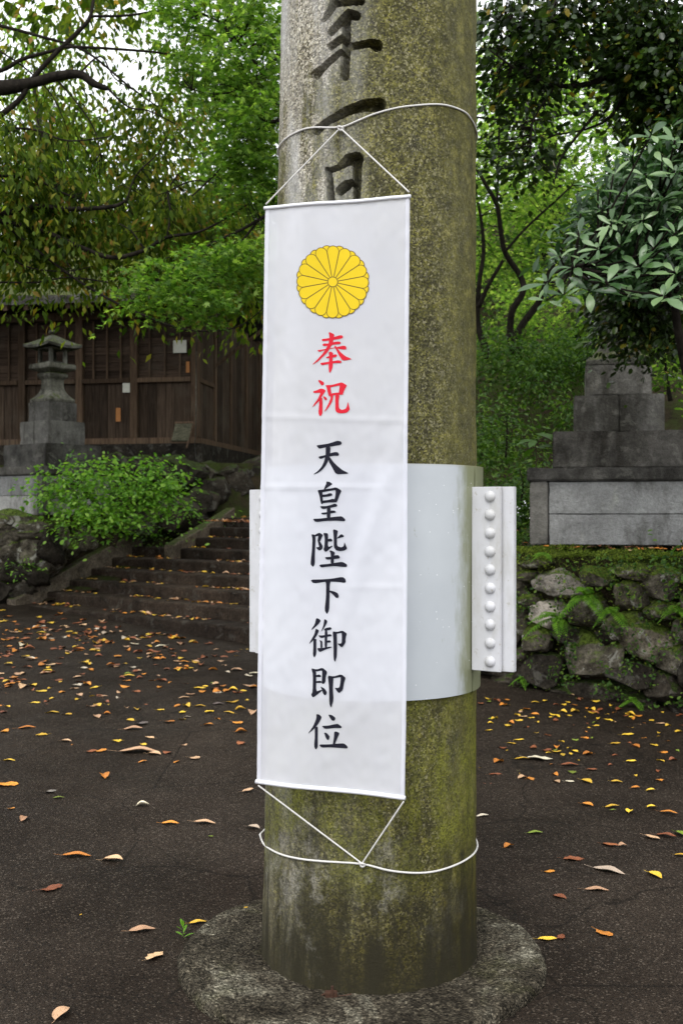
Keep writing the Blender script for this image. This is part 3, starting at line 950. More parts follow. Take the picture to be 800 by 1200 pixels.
# ------------------------------------------------------------------ stones
def rock_mesh(name, seed, mat, sub=2, jag=.30):
    bm = bmesh.new(); bmesh.ops.create_icosphere(bm, subdivisions=sub, radius=1)
    o = Vector((seed * 7.3, seed * 3.1, seed * 1.7))
    # cut a few flat facets
    rr = random.Random(seed)
    planes = [(Vector((rr.gauss(0, 1), rr.gauss(0, 1), rr.gauss(0, 1))).normalized(), rr.uniform(.58, .80)) for _ in range(12)]
    planes += [(Vector((rr.uniform(-.25, .25), -1, rr.uniform(-.2, .3))).normalized(), rr.uniform(.55, .68)), (Vector((rr.uniform(-.3, .3), -.2, -1)).normalized(), .75), (Vector((rr.uniform(-.3, .3), -.2, 1)).normalized(), .75)]
    for v in bm.verts:
        p = v.co.normalized()
        v.co = p * (1.06 + jag * .5 * noise.noise(p * 1.3 + o))
        for n, d in planes:
            k = v.co.dot(n)
            if k > d: v.co -= n * (k - d) * .94
        v.co += p * (.085 * noise.fractal(p * 3.0 + o, 1, 2, 5) + .03 * abs(noise.noise(p * 9 + o)))
    for f in bm.faces: f.smooth = True
    me = bpy.data.meshes.new(name); bm.to_mesh(me); bm.free(); me.materials.append(mat)
    return me
RM = {id(m): [rock_mesh('stone', 11 * k + 3 * i, m, 4) for k in range(7)] for i, m in enumerate((ROCK, ROCKL, ROCKD))}
def put_rock(parent, p, hw, hh, hd, mat, yaw=0.0, roll=0.0, k=None):
    me = random.choice(RM[id(mat)]) if k is None else RM[id(mat)][k]
    o = link_mesh('stone', me, parent)
    M = Matrix.Translation(parent.location) @ Matrix.Rotation(parent.rotation_euler.z, 4, 'Z')
    o.location = M.inverted() @ Vector(p)
    o.rotation_euler = (random.uniform(-.15, .15), roll, yaw - parent.rotation_euler.z)
    o.scale = (hw * 1.32, hd, hh * 1.32)
    return o

P0 = Vector((-3.39, 11.3, 0)); UU = Vector((.745, -.667, 0)); NN = Vector((.667, .745, 0))
def LT(t, d, z=0): return P0 + UU * t + NN * d + Vector((0, 0, z))
WYAW = math.atan2(UU.y, UU.x)

# right retaining wall: front face on the line d = .2
WF = .20
def on_wall(px, py, d=WF):
    dr = Vector(((px - 400) / F, 1, -(py - 600) / F))
    t = (P0 + NN * d - Vector((0, 0, EYE))).dot(NN) / dr.dot(NN)
    return Vector((0, 0, EYE)) + dr * t
def in_px(p): return (400 + p.x / p.y * F, 600 - (p.z - EYE) / p.y * F)

def make_right_wall():
    root = empty('stone_retaining_wall', LT(6.5, .5), 'rough dry stone retaining wall with mossy top and ferns right of the pillar', 'stone wall')
    root.rotation_euler.z = 0
    # dark core
    m = MB(); 
    for t, in ((4.7,), (13.0,)):
        for d in (WF + .16, WF + .75):
            for z in (.0, 1.16):
                m.v.append(tuple(LT(t, d, z)))
    m.f = [(0, 1, 3, 2), (4, 6, 7, 5), (0, 4, 5, 1), (2, 3, 7, 6), (1, 5, 7, 3), (0, 2, 6, 4)]
    m.build('earth_core', SOIL, root, world=True)
    S = [(295, 205, 170, 110, 'L'), (205, 272, 66, 46, 'R'), (262, 322, 120, 100, 'L'), (225, 415, 105, 105, 'R'), (415, 310, 140, 112, 'R'),
         (575, 250, 105, 112, 'R'), (700, 205, 150, 125, 'R'), (565, 370, 140, 110, 'R'), (702, 312, 150, 75, 'R'), (655, 425, 180, 150, 'R'),
         (430, 478, 210, 160, 'R'), (592, 560, 165, 112, 'D'), (255, 545, 150, 150, 'D'), (120, 580, 150, 90, 'D'), (745, 495, 130, 115, 'R'),
         (470, 625, 260, 90, 'D'), (715, 605, 135, 115, 'D'), (785, 690, 110, 110, 'D'), (222, 128, 76, 42, 'R'), (450, 185, 130, 80, 'R'),
         (590, 165, 130, 66, 'R'), (190, 180, 60, 46, 'R'), (790, 390, 110, 110, 'R'), (340, 620, 150, 60, 'D'), (330, 400, 110, 80, 'D'),
         (820, 280, 110, 120, 'R'), (850, 180, 120, 100, 'R'), (850, 560, 140, 140, 'D'), (820, 780, 150, 120, 'D'), (500, 400, 90, 70, 'D'),
         (150, 480, 90, 80, 'D'), (160, 350, 70, 110, 'R'), (150, 250, 70, 80, 'R'), (160, 200, 50, 70, 'R'), (600, 650, 130, 60, 'D')]
    for x, y, w_, h, c in S:
        px, py = 550 + x / 3.2, 620 + y / 3.2
        p = on_wall(px, py)
        # pixel size -> metres along the oblique face
        a = on_wall(px - w_ / 6.4, py); b = on_wall(px + w_ / 6.4, py)
        hw = (b - a).length / 2; hh = h / 6.4 / F * p.y
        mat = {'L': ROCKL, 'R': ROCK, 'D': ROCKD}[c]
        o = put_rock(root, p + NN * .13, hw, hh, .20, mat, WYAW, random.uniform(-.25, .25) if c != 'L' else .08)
        if c == 'L' and w_ > 150: tag(o, 'pale reddish flecked stone set at the top of the wall')
    # the part hidden behind the pillar and beyond the frame
    for t in np.arange(4.85, 5.9, .34):
        for z in np.arange(.38, 1.15, .27):
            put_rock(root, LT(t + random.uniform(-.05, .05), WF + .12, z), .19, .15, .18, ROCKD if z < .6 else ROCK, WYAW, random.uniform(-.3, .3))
    for t in np.arange(7.55, 10.5, .36):
        for z in np.arange(.10, 1.15, .27):
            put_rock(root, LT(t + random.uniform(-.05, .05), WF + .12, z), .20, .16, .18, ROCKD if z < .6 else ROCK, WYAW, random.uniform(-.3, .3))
make_right_wall()

# moss matting along the wall top
MOSSL = leaf_mat("moss_green", [(0, (.030, .045, .006)), (.5, (.10, .14, .016)), (1, (.21, .26, .035))], .8, .3)
def make_moss():
    n = 34000
    t = rng.uniform(4.8, 9.6, n); d = rng.normal(WF + .14, .15, n); z = np.full(n, 1.15)
    V = []
    for i in range(n):
        q = LT(t[i], d[i]); k = noise.noise(Vector((q.x * 3.2, q.y * 3.2, 0)))
        zz = 1.165 + .055 * k + .02 * rng.random()
        if d[i] < WF + .02: zz -= (WF + .02 - d[i]) * rng.uniform(.5, 2.4) * (1.5 + 2.2 * k)
        V.append((q.x, q.y, zz))
    V = np.array(V)
    ax = rng.normal(0, 1, (n, 3)); ax[:, 2] = np.abs(ax[:, 2]) * .6
    nr = rng.normal(0, 1, (n, 3)); nr[:, 2] += 1
    v, f = leaf_cloud(V, ax, nr, rng.uniform(.010, .024, n), T_LEAF)
    tag(link_mesh('wall_top_moss', np_mesh('wall_top_moss', v, f, MOSSL)), 'matted bright green moss along the top of the right stone wall', 'moss', kind='stuff')
make_moss()

# ------------------------------------------------------------------ ground cover of the slopes behind
def hz(x, y):
    q = Vector((x, y, 0)) - P0; t, d = q.dot(UU), q.dot(NN)
    s = min(max((x + .3) / 1.6, 0), 1); s = s * s * (3 - 2 * s)
    right = 1.13 + max(0, d - 2.2) * .62 * (1 if y < 40 else 1)
    right = min(right, 7.5)
    left = 1.34 + max(0, y - 21) * .35
    left = min(left, 9)
    if y > 13.75 and x < -.6: left = max(left, 2.08)
    if x < 0:    # the littered bank between the two kerbs of the stair
        pass
    h = left * (1 - s) + right * s
    if -.3 <= t < .8 and d < 3.0 and x < 0:
        h = min(h, max(.35, .42 + .33 * d))
    return h + .05 * noise.noise(Vector((x * .8, y * .8, 0)))
def make_slope():
    m = MB()
    xs = np.arange(-26, 26.1, .4); ys = np.arange(3, 48.1, .4)
    ok = {}
    for i, x in enumerate(xs):
        for j, y in enumerate(ys):
            q = Vector((x, y, 0)) - P0; t, d = q.dot(UU), q.dot(NN)
            keep = False
            if t >= 4.75: keep = d > .55
            elif t >= .75: keep = d > 2.75
            elif t >= 0: keep = d > .1
            else: keep = (y > 11.75)
            if keep:
                ok[i, j] = len(m.v); m.v.append((x, y, hz(x, y)))
    for i in range(len(xs) - 1):
        for j in range(len(ys) - 1):
            q = [(i, j), (i + 1, j), (i + 1, j + 1), (i, j + 1)]
            if all(k in ok for k in q): m.f.append(tuple(ok[k] for k in q))
    tag(m.build('hillside', SOIL, smooth=True), kind='structure')
make_slope()

# ------------------------------------------------------------------ stair
TREADS = []
def make_stair():
    root = empty('stone_stairway', LT(2.3, 0, .33), 'wide dark stone stairway scattered with leaves, rising behind the left of the pillar', 'stone stairs')
    zb = [.336 + .14] + [.476 + .113 * k for k in range(1, 9)]
    t2 = .75
    for i, zt in enumerate(zb):
        d0 = i * .31; t0 = -.13 * d0 if i < 6 else t2 - (d0 - 1.5) * .35
        parts = [(t0, 1.55 + .2 * (i % 2)), (1.55 + .2 * (i % 2), 3.2 - .3 * (i % 3)), (3.2 - .3 * (i % 3), 4.72)]
        if i > 5: parts = [(t0, 3.3 - .2 * (i % 2)), (3.3 - .2 * (i % 2), 4.72)]
        for a, b in parts:
            m = MB(); M = Matrix.Translation(P0) @ Matrix.Rotation(WYAW, 4, 'Z')
            # subdivided block with a worn nose
            nx = 14
            z0 = zt - (.30 if i == 0 else .16)
            prof = [(0, z0), (0, zt - .02), (.006, zt - .006), (.022, zt), (.17, zt + .001), (.34, zt), (.34, z0)]
            g = .003
            for k in range(nx + 1):
                s = a + g + (b - a - 2 * g) * k / nx
                for (dd, z) in prof:
                    w1 = .006 * noise.noise(Vector((s * 3, i * 5 + dd * 4, 0)))
                    w2 = .005 * noise.noise(Vector((s * 4, i * 7, 2 + z)))
                    m.v.append(tuple(M @ Vector((s, d0 + dd + w1, z + (w2 if z > z0 else 0)))))
            L = len(prof)
            for k in range(nx):
                for e in range(L - 1):
                    q = k * L + e; m.f.append((q, q + 1, q + L + 1, q + L))
            m.f.append(tuple(range(L))); m.f.append(tuple(nx * L + e for e in reversed(range(L))))
            o = m.build('step_block', STEP, root, smooth=False, world=True)
            TREADS.append((a, b, d0, zt))
    # inner fill so nothing shows through
    def kerb(ta, tb, d0, d1, z0, z1, w_=.16):
        M = Matrix.Translation(P0) @ Matrix.Rotation(WYAW, 4, 'Z')
        m = MB(); K = 12
        for k in range(K + 1):
            s = k / K; t = ta + (tb - ta) * s; d = d0 + (d1 - d0) * s; z = z0 + (z1 - z0) * s + .006 * noise.noise(Vector((d * 4, t, 0)))
            for (x, zz) in ((t - w_, z - .34), (t - w_, z - .012), (t - w_ + .015, z), (t - .015, z), (t, z - .012), (t, z - .34)):
                m.v.append(tuple(M @ Vector((x, d, zz))))
        for k in range(K):
            for e in range(6):
                q = k * 6 + e; r = k * 6 + (e + 1) % 6; m.f.append((q, r, r + 6, q + 6))
        m.f.append(tuple(range(6))); m.f.append(tuple(K * 6 + e for e in reversed(range(6))))
        return m.build('side_kerb', CURB, root, world=True)
    kerb(.06, -.16, -.10, 1.72, .535, 1.26, .17)
    kerb(t2 + .04, t2 - .42, 1.42, 2.75, 1.08, 1.50, .17)
    kerb(4.88, 4.88, -.05, 2.9, .5, 1.45, .2)
make_stair()

# rocks beside the stair
def make_left_rocks():
    root = empty('mossy_rock_wall', Vector((-4.6, 11.4, .4)), 'low wall of mossy rocks under the stone lantern, left of the stairway', 'stone wall')
    m = MB(); m.box(-9.5, -3.62, 11.55, 12.2, .2, 1.36); m.build('earth_core', SOIL, root, world=True)
    def R_(px, py, D, w_, h, mat, roll=0):
        p = P(px, py, D); put_rock(root, p, w_ / F * D / 2, h / F * D / 2, .26, mat, 0, roll)
    for a in [(15, 640, 34, 30, ROCK), (8, 625, 30, 26, ROCK), (38, 622, 44, 22, ROCK), (35, 645, 34, 34, ROCK), (12, 668, 36, 30, ROCKD), (40, 672, 30, 26, ROCKD),
              (8, 692, 30, 26, ROCKD), (30, 694, 26, 22, ROCKD), (-15, 650, 34, 60, ROCK), (-20, 690, 34, 40, ROCKD), (-40, 650, 40, 50, ROCK), (22, 608, 50, 16, ROCK), (58, 640, 26, 40, ROCKD), (-10, 615, 40, 26, ROCK)]:
        R_(a[0], a[1], 11.45, a[2] * 1.12, a[3] * 1.15, a[4], random.uniform(-.3, .3))
    for a in [(60, 632, 36, 44, 11.75), (58, 656, 36, 30, 11.6), (40, 676, 24, 22, 11.5), (68, 610, 32, 22, 12.0), (92, 628, 28, 36, 12.3), (80, 645, 22, 22, 12.0), (108, 616, 28, 30, 12.7), (128, 606, 28, 26, 13.0), (50, 664, 26, 26, 11.55)]:
        R_(a[0], a[1], a[4], a[2] * 1.1, a[3] * 1.1, ROCK if a[0] != 85 else ROCKD, random.uniform(-.5, .5))
    root2 = empty('rock_bank', Vector((-1.8, 13.5, 1.4)), 'bank of dark rounded rocks holding the ground below the wooden hall', 'stone wall')
    for px, py, w_, h, D in [(180, 600, 40, 42, 13.0), (212, 604, 36, 36, 12.9), (186, 568, 42, 36, 13.6), (232, 590, 30, 30, 13.3), (222, 560, 40, 32, 13.7), (243, 590, 26, 26, 13.4), (258, 578, 28, 34, 13.7), (285, 572, 32, 40, 13.8),
                            (160, 596, 36, 40, 12.9), (270, 556, 34, 20, 13.9), (300, 568, 30, 40, 13.9), (318, 570, 30, 40, 13.9), (340, 572, 30, 40, 13.9), (243, 556, 30, 24, 13.9), (200, 548, 40, 22, 13.9), (165, 552, 44, 30, 13.8), (130, 560, 44, 50, 13.4), (298, 548, 34, 18, 14.0), (230, 610, 22, 20, 13.1), (150, 615, 30, 24, 12.6), (170, 622, 26, 18, 12.6), (360, 572, 30, 40, 13.9), (385, 572, 30, 40, 13.9), (410, 572, 30, 40, 13.9), (330, 548, 34, 18, 14.0), (365, 548, 34, 18, 14.0)]:
        p = P(px, py, D); put_rock(root2, p, w_ / F * D / 1.85, h / F * D / 1.85, .32, ROCKD, 0, random.uniform(-.4, .4))
make_left_rocks()

# ------------------------------------------------------------------ stepped pedestals and lanterns
def make_pedestal(name, loc, rz, S, label, lab2, dark_side=False, dim=True):
    root = empty(name, loc, label, 'stone pedestal', 'stepped stone lantern pedestals', rz)
    def blk(nm, x0, x1, y0, y1, z0, z1, mat, bev=.008):
        me = MB().box(x0 * S, x1 * S, y0 * S, y1 * S, z0 * S, z1 * S).mesh(nm, mat, bevel=bev * S)
        bm = bmesh.new(); bm.from_mesh(me)
        for _ in range(3 if nm != 'core' else 0):
            bmesh.ops.subdivide_edges(bm, edges=[e for e in bm.edges if e.calc_length() > .10], cuts=1, use_grid_fill=True)
        sd = len(nm) * 3.1 + x0 * 7 + z0
        for v in bm.verts:
            q = v.co * 5 + Vector((sd, sd, 0))
            edge = (abs(abs(v.co.x) - max(abs(x0), abs(x1)) * S) < .012) + (abs(v.co.z - z1 * S) < .012) + (abs(abs(v.co.y) - max(abs(y0), abs(y1)) * S) < .012)
            if edge >= 2: v.co -= Vector((math.copysign(1, v.co.x), math.copysign(1, v.co.y), 1)) * max(0, noise.noise(q * 2.3) - .05) * .016
        bm.to_mesh(me); bm.free()
        return link_mesh(nm, me, root)
    h0 = .47
    blk('core', -.60, .60, -.60, .60, 0, h0 - .004, PEDD)
    for sx in (-1, 1):
        for sy in (-1, 1):
            blk('corner_post', min(sx * .665, sx * .53), max(sx * .665, sx * .53), min(sy * .665, sy * .53), max(sy * .665, sy * .53), 0, h0, PEDM)
    for k, (z0, z1) in enumerate(((0, .225), (.23, h0 - .003))):
        blk('panel', -.524, .524, -.648, -.602, z0, z1, PEDL, .004)
        blk('panel', -.524, .524, .602, .648, z0, z1, PEDL, .004)
        blk('panel', .602, .648, -.524, .524, z0, z1, PEDL, .004)
        blk('panel', -.648, -.602, -.524, .524, z0, z1, PEDL, .004)
    blk('cap_slab', -.685, .685, -.685, .685, h0 + .003, h0 + .105, PEDD, .012)
    blk('lower_block', -.50, .50, -.50, .50, h0 + .108, h0 + .385, PEDD)
    blk('middle_block', -.34, -.002, -.33, .33, h0 + .388, h0 + .672, PEDM)
    blk('middle_block', .003, .335, -.325, .33, h0 + .388, h0 + .676, PEDM)
    blk('upper_block', -.25, .25, -.25, .25, h0 + .679, h0 + .915, PEDM)
    return root, (h0 + .918) * S

def loft(m, prof, M=None, n=4, rot=math.pi / 4, curve=0):
    "square (n=4) tower of (half width, z) rings"
    b = len(m.v)
    for r, z in prof:
        for k in range(n):
            a = rot + 2 * math.pi * k / n
            m.v.append((r * math.cos(a) / math.cos(math.pi / n), r * math.sin(a) / math.cos(math.pi / n), z))
    for i in range(len(prof) - 1):
        for k in range(n):
            p = b + i * n + k; q = b + i * n + (k + 1) % n
            m.f.append((p, q, q + n, p + n))
    m.f.append(tuple(b + k for k in reversed(range(n)))); m.f.append(tuple(b + (len(prof) - 1) * n + k for k in range(n)))
    return m

def make_lantern(name, loc, rz, S, label):
    root = empty(name, loc, label, 'stone lantern', 'stone lanterns on stepped pedestals', rz)
    m = MB()
    loft(m, [(.235 * S, 0), (.24 * S, .03 * S)] + [((.12 + .115 * (1 - t) ** 2.3) * S, (.04 + .20 * t) * S) for t in np.linspace(0, 1, 9)] + [(.12 * S, .30 * S), (.15 * S, .33 * S), (.165 * S, .35 * S), (.165 * S, .38 * S), (.13 * S, .40 * S)])
    m.build('flared_shaft', LANT, root, bevel=.004)
    m = MB(); loft(m, [(.14 * S, .402 * S), (.24 * S, .44 * S), (.25 * S, .455 * S), (.25 * S, .50 * S), (.235 * S, .51 * S)])
    m.build('platform', LANT, root, bevel=.004)
    w_ = .155
    for sx in (-1, 1):
        for sy in (-1, 1):
            MB().box(min(sx * w_, sx * (w_ - .05)) * S, max(sx * w_, sx * (w_ - .05)) * S, min(sy * w_, sy * (w_ - .05)) * S, max(sy * w_, sy * (w_ - .05)) * S, .512 * S, .70 * S).build('fire_box_post', LANT, root, bevel=.003)
    MB().box(-.12 * S, .12 * S, -.12 * S, .12 * S, .515 * S, .545 * S).build('fire_box_floor', LANT, root)
    MB().box(-.16 * S, .16 * S, -.16 * S, .16 * S, .702 * S, .73 * S).build('fire_box_head', LANT, root, bevel=.003)
    # roof: concave pyramid with lifted corners
    m = MB(); G = 12
    for top in (1, 0):
        for i in range(G + 1):
            for j in range(G + 1):
                x, y = (i / G * 2 - 1), (j / G * 2 - 1)
                r = max(abs(x), abs(y)); c = (abs(x) * abs(y)) ** 2
                z = .75 + .17 * (1 - r) ** .95 + .03 * c - (0 if top else .035 + .10 * (1 - r))
                m.v.append((x * .31 * S, y * .31 * S, z * S))
    W = (G + 1) ** 2
    for i in range(G):
        for j in range(G):
            a = i * (G + 1) + j; m.f.append((a, a + G + 1, a + G + 2, a + 1)); a += W; m.f.append((a, a + 1, a + G + 2, a + G + 1))
    for i in range(G):
        for a, b in ((i, i + 1), ((i + 1) + G * (G + 1), i + G * (G + 1)), ((i + 1) * (G + 1), i * (G + 1)), (i * (G + 1) + G, (i + 1) * (G + 1) + G)):
            m.f.append((a, b, b + W, a + W))
    m.build('roof', LANT, root)
    m = MB(); loft(m, [(.05 * S, .93 * S), (.06 * S, .95 * S), (.04 * S, .97 * S)], n=8); m.build('roof_knob', LANT, root, smooth=True)
    return root
pr, ph = make_pedestal('stepped_stone_pedestal', (2.13, 8.25, 1.215), math.radians(-12), .97, 'stepped stone pedestal with pale panelled base on the terrace right of the pillar', '')
make_lantern('stone_lantern', (2.13, 8.25, 1.215 + ph), math.radians(-12), 1.0, 'stone lantern mostly hidden in the long leaves above the right pedestal')
pl, ph = make_pedestal('stepped_stone_pedestal', (62 / F * 12.3 - 400 / F * 12.3, 12.3, 1.42), math.radians(-38), .93, 'dim stepped stone pedestal with pale panelled base at the left edge beside the shrub', '')
pl.scale = (.84, .84, 1)
ll = make_lantern('stone_lantern', ((62 - 400) / F * 12.3, 12.3, 1.42 + ph), math.radians(-38), .86, 'small roofed stone lantern standing before the dark wooden hall')
ll.scale = (.88, .88, 1)

# ------------------------------------------------------------------ wooden hall
def make_hall():
    cx, cy = (229 - 400) / F * 15.0, 15.0
    ex = Vector((-.985, .17, 0)); ey = Vector((.17, .985, 0))      # along the front to the left, and away
    root = empty('wooden_hall', (cx, cy, 2.08), 'old dark timber hall with plank walls and paper notices behind the lantern and stairway', 'wooden building')
    Mw = Matrix(((ex.x, ey.x, 0, cx), (ex.y, ey.y, 0, cy), (0, 0, 1, 0), (0, 0, 0, 1)))
    def blk(nm, x0, x1, y0, y1, z0, z1, mat, bev=0):
        return MB().box(x0, x1, y0, y1, z0, z1, Mw).build(nm, mat, root, bevel=bev, world=True)
    sill, rail, head = 2.50, 3.32, 4.16
    blk('stone_footing', -.12, 6.4, -.12, 6.0, 1.9, sill - .09, ROCKD)
    blk('sill_beam', -.04, 6.4, -.05, .09, sill - .088, sill, WOODP, .006)
    blk('sill_beam', -.05, .06, .092, 6.0, sill - .088, sill, WOODP, .006)
    posts = [0.0, .90, 1.72, 2.6, 3.45, 4.3, 5.2, 6.1]
    for x in posts:
        blk('post', x - .055, x + .055, -.035, .075, sill + .002, head + .25, WOODP, .005)
    blk('backing_wall', .058, 6.3, .10, .14, sill, head + .3, WOODV)
    rr = random.Random(5)
    for a, b in zip(posts[:-1], posts[1:]):
        blk('middle_rail', a + .057, b - .057, -.045, .07, rail - .035, rail + .03, WOODP, .004)
        n = 6; w_ = (b - a - .114) / n
        for k in range(n):      # lower vertical planks
            x = a + .057 + k * w_; j = rr.uniform(-.006, .006)
            blk('plank', x + .003, x + w_ - .003, .03 + j, .06 + j, sill + .002, rail - .037, WOODV)
        for k in range(7):      # upper lapped boards
            z = rail + .032 + k * .115; j = rr.uniform(-.003, .003)
            M2 = Mw
            m = MB(); x0, x1 = a + .058, b - .058
            vs = [Vector((x, y, zz)) for (y, zz) in ((.022 + j, z), (.042 + j, z + .118), (.060 + j, z + .118), (.050 + j, z)) for x in (x0, x1)]
            m.add([M2 @ v for v in vs], [(0, 1, 3, 2), (2, 3, 5, 4), (4, 5, 7, 6), (6, 7, 1, 0), (0, 2, 4, 6), (1, 7, 5, 3)])
            m.build('board', WOODH, root, world=True)
        for k in (1, 2, 3):     # battens over them
            x = a + (b - a) * k / 4
            blk('batten', x - .014, x + .014, -.004, .018, rail + .034, head + .02, WOODP)
        blk('head_beam', a + .057, b - .057, -.04, .075, head + .035, head + .15, WOODP, .004)
    # side wall to the right, seen at a grazing angle
    py = [.9, 1.75, 2.7, 3.6, 4.6, 5.6]
    for y in py:
        blk('post', -.04, .05, y - .05, y + .05, sill + .002, head + .25, WOODP, .005)
    last = .078
    for y in py:
        L = y - .052 - last; n = max(4, int(L / .115)); w_ = L / n
        for k in range(n):
            j = rr.uniform(-.006, .006)
            blk('plank', -.012 + j, .018 + j, last + k * w_ + .003, last + (k + 1) * w_ - .003, sill + .002, head + .2, WOODV)
        last = y + .052
    blk('side_rail', -.034, -.014, .078, .848, rail - .03, rail + .03, WOODP)
    # bracket under the eave
    a = Mw @ Vector((-.02, .9, 3.62)); b = Mw @ Vector((-.75, .9, 4.14))
    MB().tube([a, b], .035, 4, 0).build('eave_brace', WOODP, root, world=True)
    # roof: rafters, boarding and a thick ragged bark edge
    sl = math.tan(math.radians(24)); ov = 1.05
    def roof_z(y): return 4.28 + (y + ov) * sl
    for x in np.arange(-.95, 6.9, .30):
        m = MB()
        vs = []
        for y in (-ov + .04, 3.2):
            for dx in (-.03, .03):
                for dz in (-.13, -.05): vs.append(Mw @ Vector((x + dx, y, roof_z(y) + dz)))
        m.add(vs, [(0, 1, 3, 2), (4, 6, 7, 5), (0, 4, 5, 1), (2, 3, 7, 6), (1, 5, 7, 3), (0, 2, 6, 4)])
        m.build('rafter', WOODP, root, world=True)
    m = MB(); nx, ny = 90, 34
    for lay in (0, 1):
        for i in range(nx + 1):
            for j in range(ny + 1):
                x = -1.1 + 8.1 * i / nx; y = -ov + 4.3 * j / ny
                z = roof_z(y) - .045
                if lay:
                    z += .10 + .045 * noise.fractal(Vector((x * 2.6, y * 2.6, 3)), 1, 2, 4) + .012 * noise.noise(Vector((x * 14, y * 14, 3)))
                    if j == 0: y -= .05 + .04 * noise.noise(Vector((x * 5, 0, 0)))
                m.v.append(tuple(Mw @ Vector((x, y, z))))
    W = (nx + 1) * (ny + 1)
    for i in range(nx):
        for j in range(ny):
            a = i * (ny + 1) + j
            m.f.append((a, a + 1, a + ny + 2, a + ny + 1)); m.f.append((W + a, W + a + ny + 1, W + a + ny + 2, W + a + 1))
    for i in range(nx):
        a = i * (ny + 1); b = a + ny + 1; m.f.append((a, b, W + b, W + a))
    for j in range(ny):
        m.f.append((j, W + j, W + j + 1, j + 1)); a = nx * (ny + 1) + j; m.f.append((a, a + 1, W + a + 1, W + a))
    m.build('bark_roof', ROOF, root, world=True)
    # back slope closing the roof
    m = MB(); m.add([Mw @ Vector(v) for v in ((-1.1, 3.2, roof_z(3.2)), (7, 3.2, roof_z(3.2)), (7, 7.4, 4.3), (-1.1, 7.4, 4.3), (-1.1, 3.2, roof_z(3.2) - .1), (7, 3.2, roof_z(3.2) - .1), (7, 7.4, 4.2), (-1.1, 7.4, 4.2))],
        [(0, 1, 2, 3), (4, 7, 6, 5), (0, 3, 7, 4), (1, 5, 6, 2), (2, 6, 7, 3), (0, 4, 5, 1)])
    m.build('rear_roof', ROOF, root, world=True)
    blk('rear_wall', 0, 6.3, 5.9, 6.0, 1.9, 4.3, WOODV); blk('end_wall', 6.3, 6.4, 0.14, 5.9, 1.9, 4.9, WOODV)
    # notices and pipe (pixel positions read off the photograph, on the wall plane)
    def on_front(px, py, off):
        d = Vector(((px - 400) / F, 1, -(py - 600) / F)); o = Vector((0, 0, EYE))
        t = (Vector((cx, cy, 0)) + ey * off - o).dot(ey) / d.dot(ey)
        return o + d * t
    for x0, y0, x1, y1, mt, lb in ((204, 399, 219.5, 414, PAPER, 'upper pale paper notice'), (144, 445, 155, 460, PAPER, 'lower pale paper notice'), (136, 478, 141.5, 494, PAPERO, 'narrow orange paper strip'), (219, 424, 223, 437, PAPERO, None)):
        a = on_front(x0, y1, -.02); b = on_front(x1, y0, -.02); M_ = Mw.inverted(); a = M_ @ a; b = M_ @ b
        o = MB().box(min(a.x, b.x), max(a.x, b.x), -.024 - (.03 if x0 > 200 else .0), -.02 - (.03 if x0 > 200 else .0), a.z, b.z, Mw).build('paper_notice', mt, root, world=True)
        if lb: tag(o, lb)
    q = [on_front(231, 360, -.13), on_front(230, 420, -.13), on_front(229.5, 500, -.13), on_front(228.5, 520, -.13), on_front(230, 538, -.13)]
    MB().tube(q, .007, 6, 3).build('drain_pipe', LANT, root, world=True)
    # propped board at the corner
    a = P(212, 517, 14.5)
    r2 = empty('leaning_board', a, 'small greenish wooden board propped against the corner of the timber hall', 'board')
    M2 = Matrix.Translation(a + Vector((0, 0, .0))) @ Matrix.Rotation(math.radians(-9), 4, 'Z') @ Matrix.Rotation(math.radians(-35), 4, 'X')
    GB = m_stone("greenish_board", (.03, .03, .02), (.10, .10, .07), 0, scale=6)
    MB().box(-.13, .11, -.012, .012, .0, .30, M2).build('panel', GB, r2, world=True)
    MB().box(-.14, .12, -.02, .016, .30, .33, M2).build('top_batten', WOODP, r2, world=True)
    MB().tube([M2 @ Vector((.12, 0, .32)), M2 @ Vector((.10, .0, -.12))], .014, 5, 0).build('prop_leg', WOODP, r2, world=True)
make_hall()

# ------------------------------------------------------------------ foliage helpers
L_OLIVE = leaf_mat("olive_oak_leaf", [(0, (.022, .044, .006)), (.5, (.085, .135, .016)), (.88, (.21, .25, .035)), (.96, (.22, .15, .03)), (1, (.30, .17, .05))], .5, .58, spec=.1)
L_MAPLE = leaf_mat("maple_leaf", [(0, (.050, .115, .018)), (.6, (.12, .22, .038)), (1, (.27, .38, .09))], .45, .55)
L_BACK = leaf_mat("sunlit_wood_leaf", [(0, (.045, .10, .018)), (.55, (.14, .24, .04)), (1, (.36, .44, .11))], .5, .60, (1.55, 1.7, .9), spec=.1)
L_DARK = leaf_mat("dark_evergreen_leaf", [(0, (.010, .022, .005)), (.6, (.026, .052, .010)), (.95, (.07, .12, .02)), (1, (.30, .20, .02))], .30, .22, spec=.35)
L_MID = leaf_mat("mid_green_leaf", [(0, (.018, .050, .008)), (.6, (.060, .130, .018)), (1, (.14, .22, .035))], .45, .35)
L_BUSH = leaf_mat("bright_bush_leaf", [(0, (.06, .16, .015)), (.6, (.16, .34, .035)), (1, (.32, .50, .09))], .35, .40)
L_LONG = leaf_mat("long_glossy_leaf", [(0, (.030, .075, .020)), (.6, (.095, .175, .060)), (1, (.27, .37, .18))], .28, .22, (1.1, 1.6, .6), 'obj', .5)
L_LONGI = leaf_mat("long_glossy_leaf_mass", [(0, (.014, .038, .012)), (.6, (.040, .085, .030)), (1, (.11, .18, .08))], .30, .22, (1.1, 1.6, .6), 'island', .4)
L_FERN = leaf_mat("fern_green", [(0, (.07, .18, .015)), (1, (.20, .38, .035))], .5, .4)

